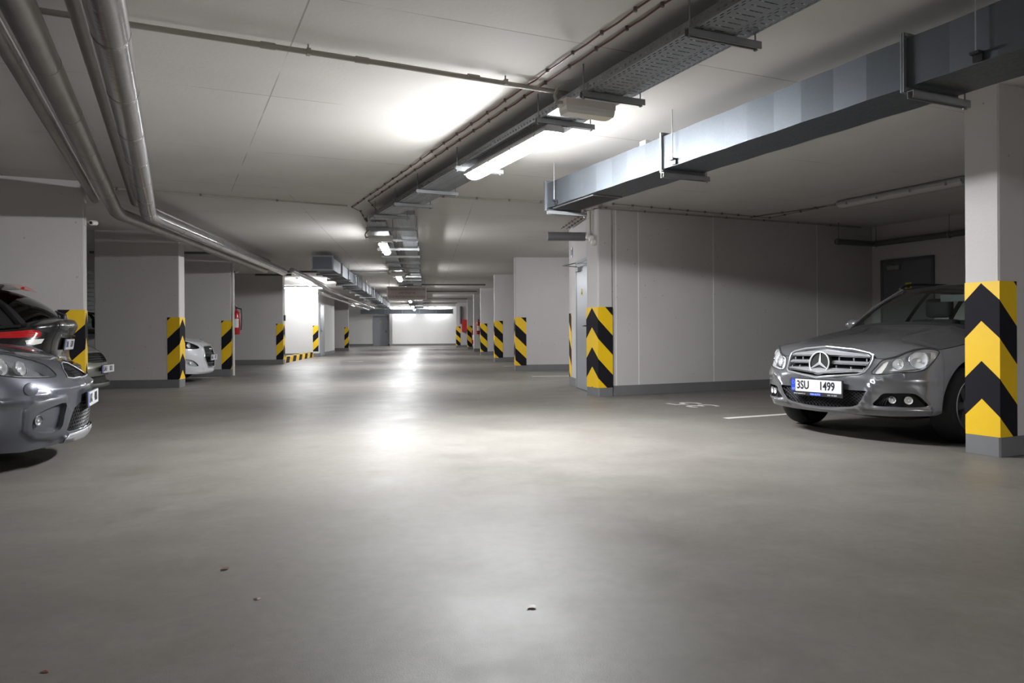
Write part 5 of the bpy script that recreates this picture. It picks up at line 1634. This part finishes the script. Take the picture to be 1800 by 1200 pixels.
# ================================================================= black hatchback seen from behind
c3 = Car('glossy black hatchback parked tail-out before the wide stub wall', (-4.80, 8.12, 0), R(22),
         [(0, 0), (.012, .3), (.05, .5), (.13, .65), (.30, .77), (.6, .835), (1.2, .86), (3.0, .86), (3.7, .80), (4.1, .6), (4.25, 0)],
         [(.1, .1), (.2, .05), (.35, .0), (.5, -.01), (.62, .0), (.66, .06), (.75, .09), (.9, .07), (1.0, .03), (1.07, .01), (1.13, .03), (1.18, .08), (1.4, .3)],
         [(.1, .06), (.2, .04), (.3, .01), (.42, 0), (.6, 0), (.75, .01), (.9, .04), (1.0, .08), (1.1, .12), (1.2, .17)],
         [(0, .1), (.3, 0), (.6, 0), (.8, .15), (1.2, .4)],
         [(0, 1.135), (.5, 1.12), (.75, 1.075), (1.0, 1.03), (1.4, .99), (2.2, .97), (4.0, .93), (5.0, .85), (5.3, .80), (6.2, .76)],
         [(0, .26), (.6, .25), (1.1, .24), (4.0, .22), (6.2, .2)],
         'paint_black', (.92, 3.5), .315, .76, .375)
c3.ridge([(0, .60), (.5, .595), (.9, .58), (1.2, .56)], .05, .025)
c3.ridge([(0, 1.07), (.5, 1.06), (.8, 1.05)], .03, .012)
tail3 = smooth_loop([(.74, .955), (.76, 1.0), (.84, 1.02), (1.0, 1.005), (1.25, .985), (1.25, .945), (1.0, .94), (.86, .945)], 3)
white3 = [(.68, .93), (.80, .925), (.88, .915), (.86, .875), (.78, .87), (.70, .885)]
v3 = [c3.v_at(x) for x in (.75, 1.55, 2.5, 3.4)]
c3.shell([tail3, white3], [(-.52, .52, 'tailgate', 'paint_black'), (.52, v3[0], 'rear_wing', 'paint_black'), (v3[0], v3[1], 'rear_quarter', 'paint_black'), (v3[1], v3[2], 'rear_door', 'paint_black'), (v3[2], v3[3], 'front_door', 'paint_black'), (v3[3], c3.L, 'front_end', 'paint_black')], step=.035)
for sg in (1, -1):
    tl = tail3 if sg > 0 else mirror_loop(tail3); wl = white3 if sg > 0 else mirror_loop(white3)
    to = c3.patch('tail_lamp', [tl], 'red_lens', off=.006, step=.03)
    c3.rim_wall('lamp_flank', tl, .006, -.02, 'red_lens', to)
    c3.patch('reversing_lamp', [dens(wl, .03)], 'opal', to, off=.004, step=.03)
    for z in (.96, .985):
        c3.bead('lamp_rib', [(sg * v, z) for v in np.linspace(.80, 1.2, 14)], .003, 'red_lens', to, off=.008)
for sg in (1, -1):
    c3.bead('bumper_gap', [(sg * v, .665 - .02 * v) for v in np.linspace(0, 1.05, 30)], .004, 'matt_black')
    c3.bead('tailgate_gap', [(sg * .53, z) for z in np.linspace(.66, 1.1, 14)], .0035, 'matt_black')
c3.patch('bumper_trim', [dens(sym_loop([(0, .40), (.6, .395), (.95, .38), (.95, .30), (.6, .285), (0, .28)]), .04)], 'black_plastic', off=.004, step=.05)
c3.hood(c3.v_at(.34), [(.0, 1.135), (.2, 1.15), (.4, 1.16)], 'paint_black', power=3, name='tailgate_ledge')
c3.cowl_z = 1.145
rc3 = lambda x: 1.49 - .05 * ((x - 1.6) / 1.0) ** 2 if x < 1.6 else 1.49 - .06 * ((x - 1.6) / 1.2) ** 2
c3.cabin([(.36, .70, 1.06), (1.0, .76, 1.01), (2.0, .78, .98), (2.8, .76, .96), (3.25, .70, .96)], [(.72, .54, 1.40), (1.2, .57, 1.44), (1.8, .58, 1.44), (2.2, .57, 1.42), (2.55, .55, 1.38)],
         .12, .62, 3.45, 2.7, rc3, 'paint_black', [(.05, .22, .20, .05), (.25, .52, .55, .23), (.56, .95, .95, .58)], glass='glass_dark', side_glass='glass_dark', tail_base_z=1.0)
c3.shelf((c3.v_at(.34), v3[3])); c3.interior(1.3, 2.3, rear=False); c3.wheels(5); 
c3.plate('2AL 5170', -.052, 0, .865, font=.095, tilt=R(8))
q = MB(); q.box(-.10, -.045, -.33, .33, .945, .965); obj('plate_light_bar', q, 'chrome', c3.root)
for y in (-.58,):
    obj('lettering', text_mb('OCTAVIA', .045, .002, mtx=Matrix.Translation((-.035 - .0, -.40, 1.0)) @ Matrix.Rotation(R(-10), 4, 'Z') @ Matrix(((0, 0, 1, 0), (1, 0, 0, 0), (0, 1, 0, 0), (0, 0, 0, 1)))), 'chrome', c3.root)
q = MB(); q.lathe([(0, .035), (.022, .03), (.03, .01), (.03, -.03)], 14, Matrix.Translation((-.10, 0, 1.165))); wp = obj('rear_wiper', q, 'black_plastic', c3.root, smooth=True)
q = MB(); q.tube([(-.10, 0, 1.185), (-.20, .2, 1.22), (-.24, .36, 1.235)], .010, 6); obj('wiper_arm', q, 'black_plastic', wp)
q = MB(); A = []
for k, y in enumerate(np.linspace(-.5, .5, 15)):
    w = 1 - abs(y / .5) ** 4 * .5
    A.append([(-.46 + .05 * abs(y), y, 1.445), (-.47, y, 1.445 + .05 * w), (-.56, y, 1.455 + .055 * w), (-.75, y, 1.455 + .03 * w), (-.80, y, 1.44)])
q.grid(A); obj('roof_spoiler', q, 'amber', c3.root, smooth=True)
q = MB(); q.box(-.464, -.44, -.14, .14, 1.452, 1.478); obj('brake_light', q, 'red_lens', c3.root)

# ================================================================= champagne car and white hatchback, both nose-out in the left bays
def small_car(label, loc, rz, paint, spec, plate, group=None):
    c = Car(label, loc, rz,
            [(0, 0), (.012, .2), (.055, .42), (.15, .6), (.3, .73), (.48, .80), (.7, .84), (1.2, .86), (2.4, .86), (3.3, .84), (3.7, .78), (4.0, .6), (4.08, 0)],
            spec['fx'], [(0.1, .06), (.2, .04), (.3, .01), (.42, 0), (.6, 0), (.72, .015), (.82, .05), (.9, .1), (1.0, .18)], [(0, .1), (.3, 0), (.6, 0), (1, .1), (1.2, .2)],
            spec['top'], [(0, spec['zb']), (.6, spec['zb']), (1.0, spec['zb'] + .02), (1.06, .2), (4.0, .22), (6.2, .26)], paint, (.82, 3.35), .305, .75, .365)
    for l, w, h in spec.get('ridges', ()): c.ridge(l, w, h)
    hd_, gr, lw, fg = spec['head'], spec['grille'], spec['low'], spec.get('fog')
    v = [c.v_at(x) for x in (1.3, 2.3, 3.05, 3.7)]
    ops = [gr, hd_] + ([lw] if lw else []) + ([fg] if fg else [])
    c.shell(ops, [(-1.0, 1.0, 'front_bumper', paint), (1.0, v[0], 'front_wing', paint), (v[0], v[1], 'front_door', paint), (v[1], v[2], 'rear_door', paint), (v[2], v[3], 'rear_wing', paint), (v[3], c.L, 'rear_bumper', paint)], step=.04)
    g = c.patch('grille', [dens(gr, .03)], 'matt_black', off=-.04, step=.05); c.rim_wall('grille_flank', dens(gr, .02), 0, -.04, 'black_plastic', g)
    c.bead('grille_frame', gr, spec.get('frame_r', .006), spec.get('frame', 'black_plastic'), g, closed=True)
    zs = np.linspace(min(z for _, z in gr) + .02, max(z for _, z in gr) - .02, spec.get('bars', 4))
    for z in zs:
        for seg in clip_segments(lambda t: (t, z), gr, np.linspace(-.6, .6, 60)):
            c.bead('grille_bar', [seg[0], seg[len(seg) // 2], seg[-1]], .005, 'black_plastic', g, off=-.012)
    if lw:
        l = c.patch('lower_intake', [dens(lw, .03)], 'matt_black', off=-.04, step=.05); c.rim_wall('intake_flank', dens(lw, .02), 0, -.04, 'black_plastic', l)
    for sg in (1, -1):
        hl = hd_ if sg > 0 else mirror_loop(hd_)
        h = c.patch('headlamp', [hl], spec.get('lamp_in', 'satin'), off=-.06, step=.04); c.rim_wall('lamp_flank', hl, 0, -.06, 'black_plastic', h)
        for bv, bz, br in spec['bowls']: c.bowl('reflector_bowl', sg * bv, bz, br, .035, 'reflector', h, off=-.022, ring='chrome')
        c.patch('lamp_lens', [hl], 'lens', h, off=.001, step=.04); c.bead('lamp_gasket', hl, .004, 'matt_black', h, closed=True)
        if fg:
            fl = fg if sg > 0 else mirror_loop(fg)
            f = c.patch('fog_lamp_recess', [fl], 'satin', off=-.03, step=.04); c.rim_wall('recess_flank', fl, 0, -.03, 'black_plastic', f)
            c.bowl('fog_lamp', sg * spec['fogc'][0], spec['fogc'][1], .03, .02, 'reflector', f, off=-.01)
        c.bead('bonnet_gap', [(sg * q_, float(c.zt(q_)) + .001) for q_ in np.linspace(0, v[0], 50)], .003, 'matt_black')
    c.hood(v[0], spec['hood'], paint, power=2.5)
    c.cowl_z = spec['cowl']
    hh = spec['h']
    rc_ = lambda x: hh - .05 * ((x - 2.3) / .9) ** 2 if x < 2.3 else hh - .07 * ((x - 2.3) / 1.5) ** 2
    b_ = spec['cowl'] - .03
    c.cabin([(1.3, .71, b_), (2.0, .77, b_), (2.9, .76, b_ + .02), (3.5, .71, b_ + .05), (3.8, .64, b_ + .08)], [(1.95, .56, hh - .07), (2.3, .58, hh - .04), (2.8, .57, hh - .05), (3.3, .54, hh - .09), (3.6, .52, hh - .13)],
            1.08, 1.80, 3.95, 3.72, rc_, paint, [(.03, .42, .38, .02), (.45, .76, .74, .42), (.79, .94, .92, .79)])
    c.shelf((v[0] - .05, v[3])); c.interior(2.25, 1.5); c.wheels(6); c.mirror_pod(1.5, .90, b_ + .09, spec.get('mirror', paint))
    c.plate(plate, spec['px'], 0, spec['pz'], font=.098)
    return c

champ = dict(fx=[(.1, .1), (.2, .03), (.27, .0), (.34, .03), (.4, .02), (.5, .02), (.56, .05), (.66, .11), (.74, .2), (.84, .4), (1.0, .7)],
             top=[(0, .735), (.3, .735), (.45, .75), (.6, .79), (.8, .835), (.98, .84), (1.2, .85), (1.6, .885), (2.2, .92), (4.5, .97), (6.2, .95)], zb=.20,
             head=smooth_loop([(.50, .60), (.52, .72), (.62, .765), (.78, .81), (.95, .815), (.98, .74), (.90, .64), (.70, .60)], 3),
             grille=sym_loop([(0, .70), (.30, .695), (.42, .66), (.40, .575), (.30, .56), (0, .555)]),
             low=sym_loop([(0, .365), (.55, .365), (.72, .36), (.70, .275), (.5, .262), (0, .26)]), bars=4, bowls=((.70, .69, .055), (.84, .73, .05)),
             ridges=(([(0, .47), (.5, .47), (1.0, .46)], .05, .02), ([(0, .225), (.6, .225), (.95, .23)], .02, .025)), hood=[(.2, .74), (.35, .80), (.6, .87), (.9, .93), (1.3, .985)], cowl=1.0, h=1.49, px=.045, pz=.465, mirror='white_plastic')
small_car('champagne-coloured car half hidden between the wide stub wall and the next', (-6.03, 10.95, 0), R(12), 'paint_champ', champ, '5AH 1831')
hexg = sym_loop([(0, .725), (.26, .722), (.34, .705), (.43, .50), (.40, .44), (.28, .30), (.24, .285), (0, .282)])
white = dict(fx=[(.1, .1), (.16, .04), (.22, .01), (.34, .0), (.5, .0), (.6, .025), (.7, .07), (.78, .15), (.86, .30), (1.0, .65)],
             top=[(0, .80), (.3, .80), (.5, .82), (.7, .85), (.98, .865), (1.2, .87), (1.6, .90), (2.2, .93), (4.5, .99), (6.2, .95)], zb=.165,
             head=smooth_loop([(.50, .69), (.53, .735), (.66, .79), (.85, .845), (1.0, .85), (1.06, .80), (.95, .715), (.78, .675), (.6, .672)], 3),
             grille=hexg, low=None, fog=smooth_loop([(.60, .325), (.66, .40), (.76, .455), (.92, .47), (.88, .40), (.78, .335)], 2), fogc=(.76, .40), bars=7, frame='satin', frame_r=.012, lamp_in='black_plastic', bowls=((.72, .74, .05), (.88, .775, .045)),
             ridges=(([(.46, .30), (.50, .50), (.40, .72)], .03, .014), ([(0, .20), (.6, .20)], .03, .012)), hood=[(.2, .81), (.4, .87), (.6, .92), (.9, .965), (1.3, 1.02)], cowl=1.03, h=1.47, px=.03, pz=.485)
cw = small_car('white hatchback with a dark hexagonal grille, nose past the stub wall', (-6.22, 15.35, 0), R(9), 'paint_white', white, '6AC 4172')
# oval badge with a slanted letter on the white car's grille
q = MB(); Mx = Matrix.Translation((-.035, 0, .66)) @ Matrix(((0, 0, 1, 0), (1, 0, 0, 0), (0, 1, 0, 0), (0, 0, 0, 1)))
q.tube([Mx @ Vector((.062 * math.cos(a), .034 * math.sin(a), 0)) for a in np.linspace(0, 6.2832, 29)], .005, 6)
bd = obj('badge', q, 'chrome', cw.root, smooth=True)
q = MB(); q.tube([Mx @ Vector(p) for p in ((-.038, -.02, 0), (-.018, .022, 0))], .005, 6); q.tube([Mx @ Vector(p) for p in ((.018, -.022, 0), (.038, .02, 0))], .005, 6); q.tube([Mx @ Vector(p) for p in ((-.028, -.004, 0), (.028, .004, 0))], .005, 6)
obj('badge_letter', q, 'chrome', bd, smooth=True)

# a few dry leaves and crumbs on the floor
for i, (px, py) in enumerate(((452, 1053), (935, 1068), (1050, 690), (80, 1180), (395, 1000))):
    p = at(px, py, .0)
    t = MB(); n = 7; rr_ = .012 + .004 * (i % 3)
    vs = [(rr_ * math.cos(k * 6.283 / n) * (1.5 if k % 2 else .8), rr_ * math.sin(k * 6.283 / n), .002 + .004 * ((k * 3 + i) % 3)) for k in range(n)] + [(0, 0, .005)]
    t.add(vs, [(k, (k + 1) % n, n) for k in range(n)])
    o = obj('dry_leaf', t, 'cable'); o.location = p; o.rotation_euler = (0, 0, i)
    tag(o, 'tiny dry brown leaf lying on the garage floor', 'leaf', 'dry leaves on the floor')
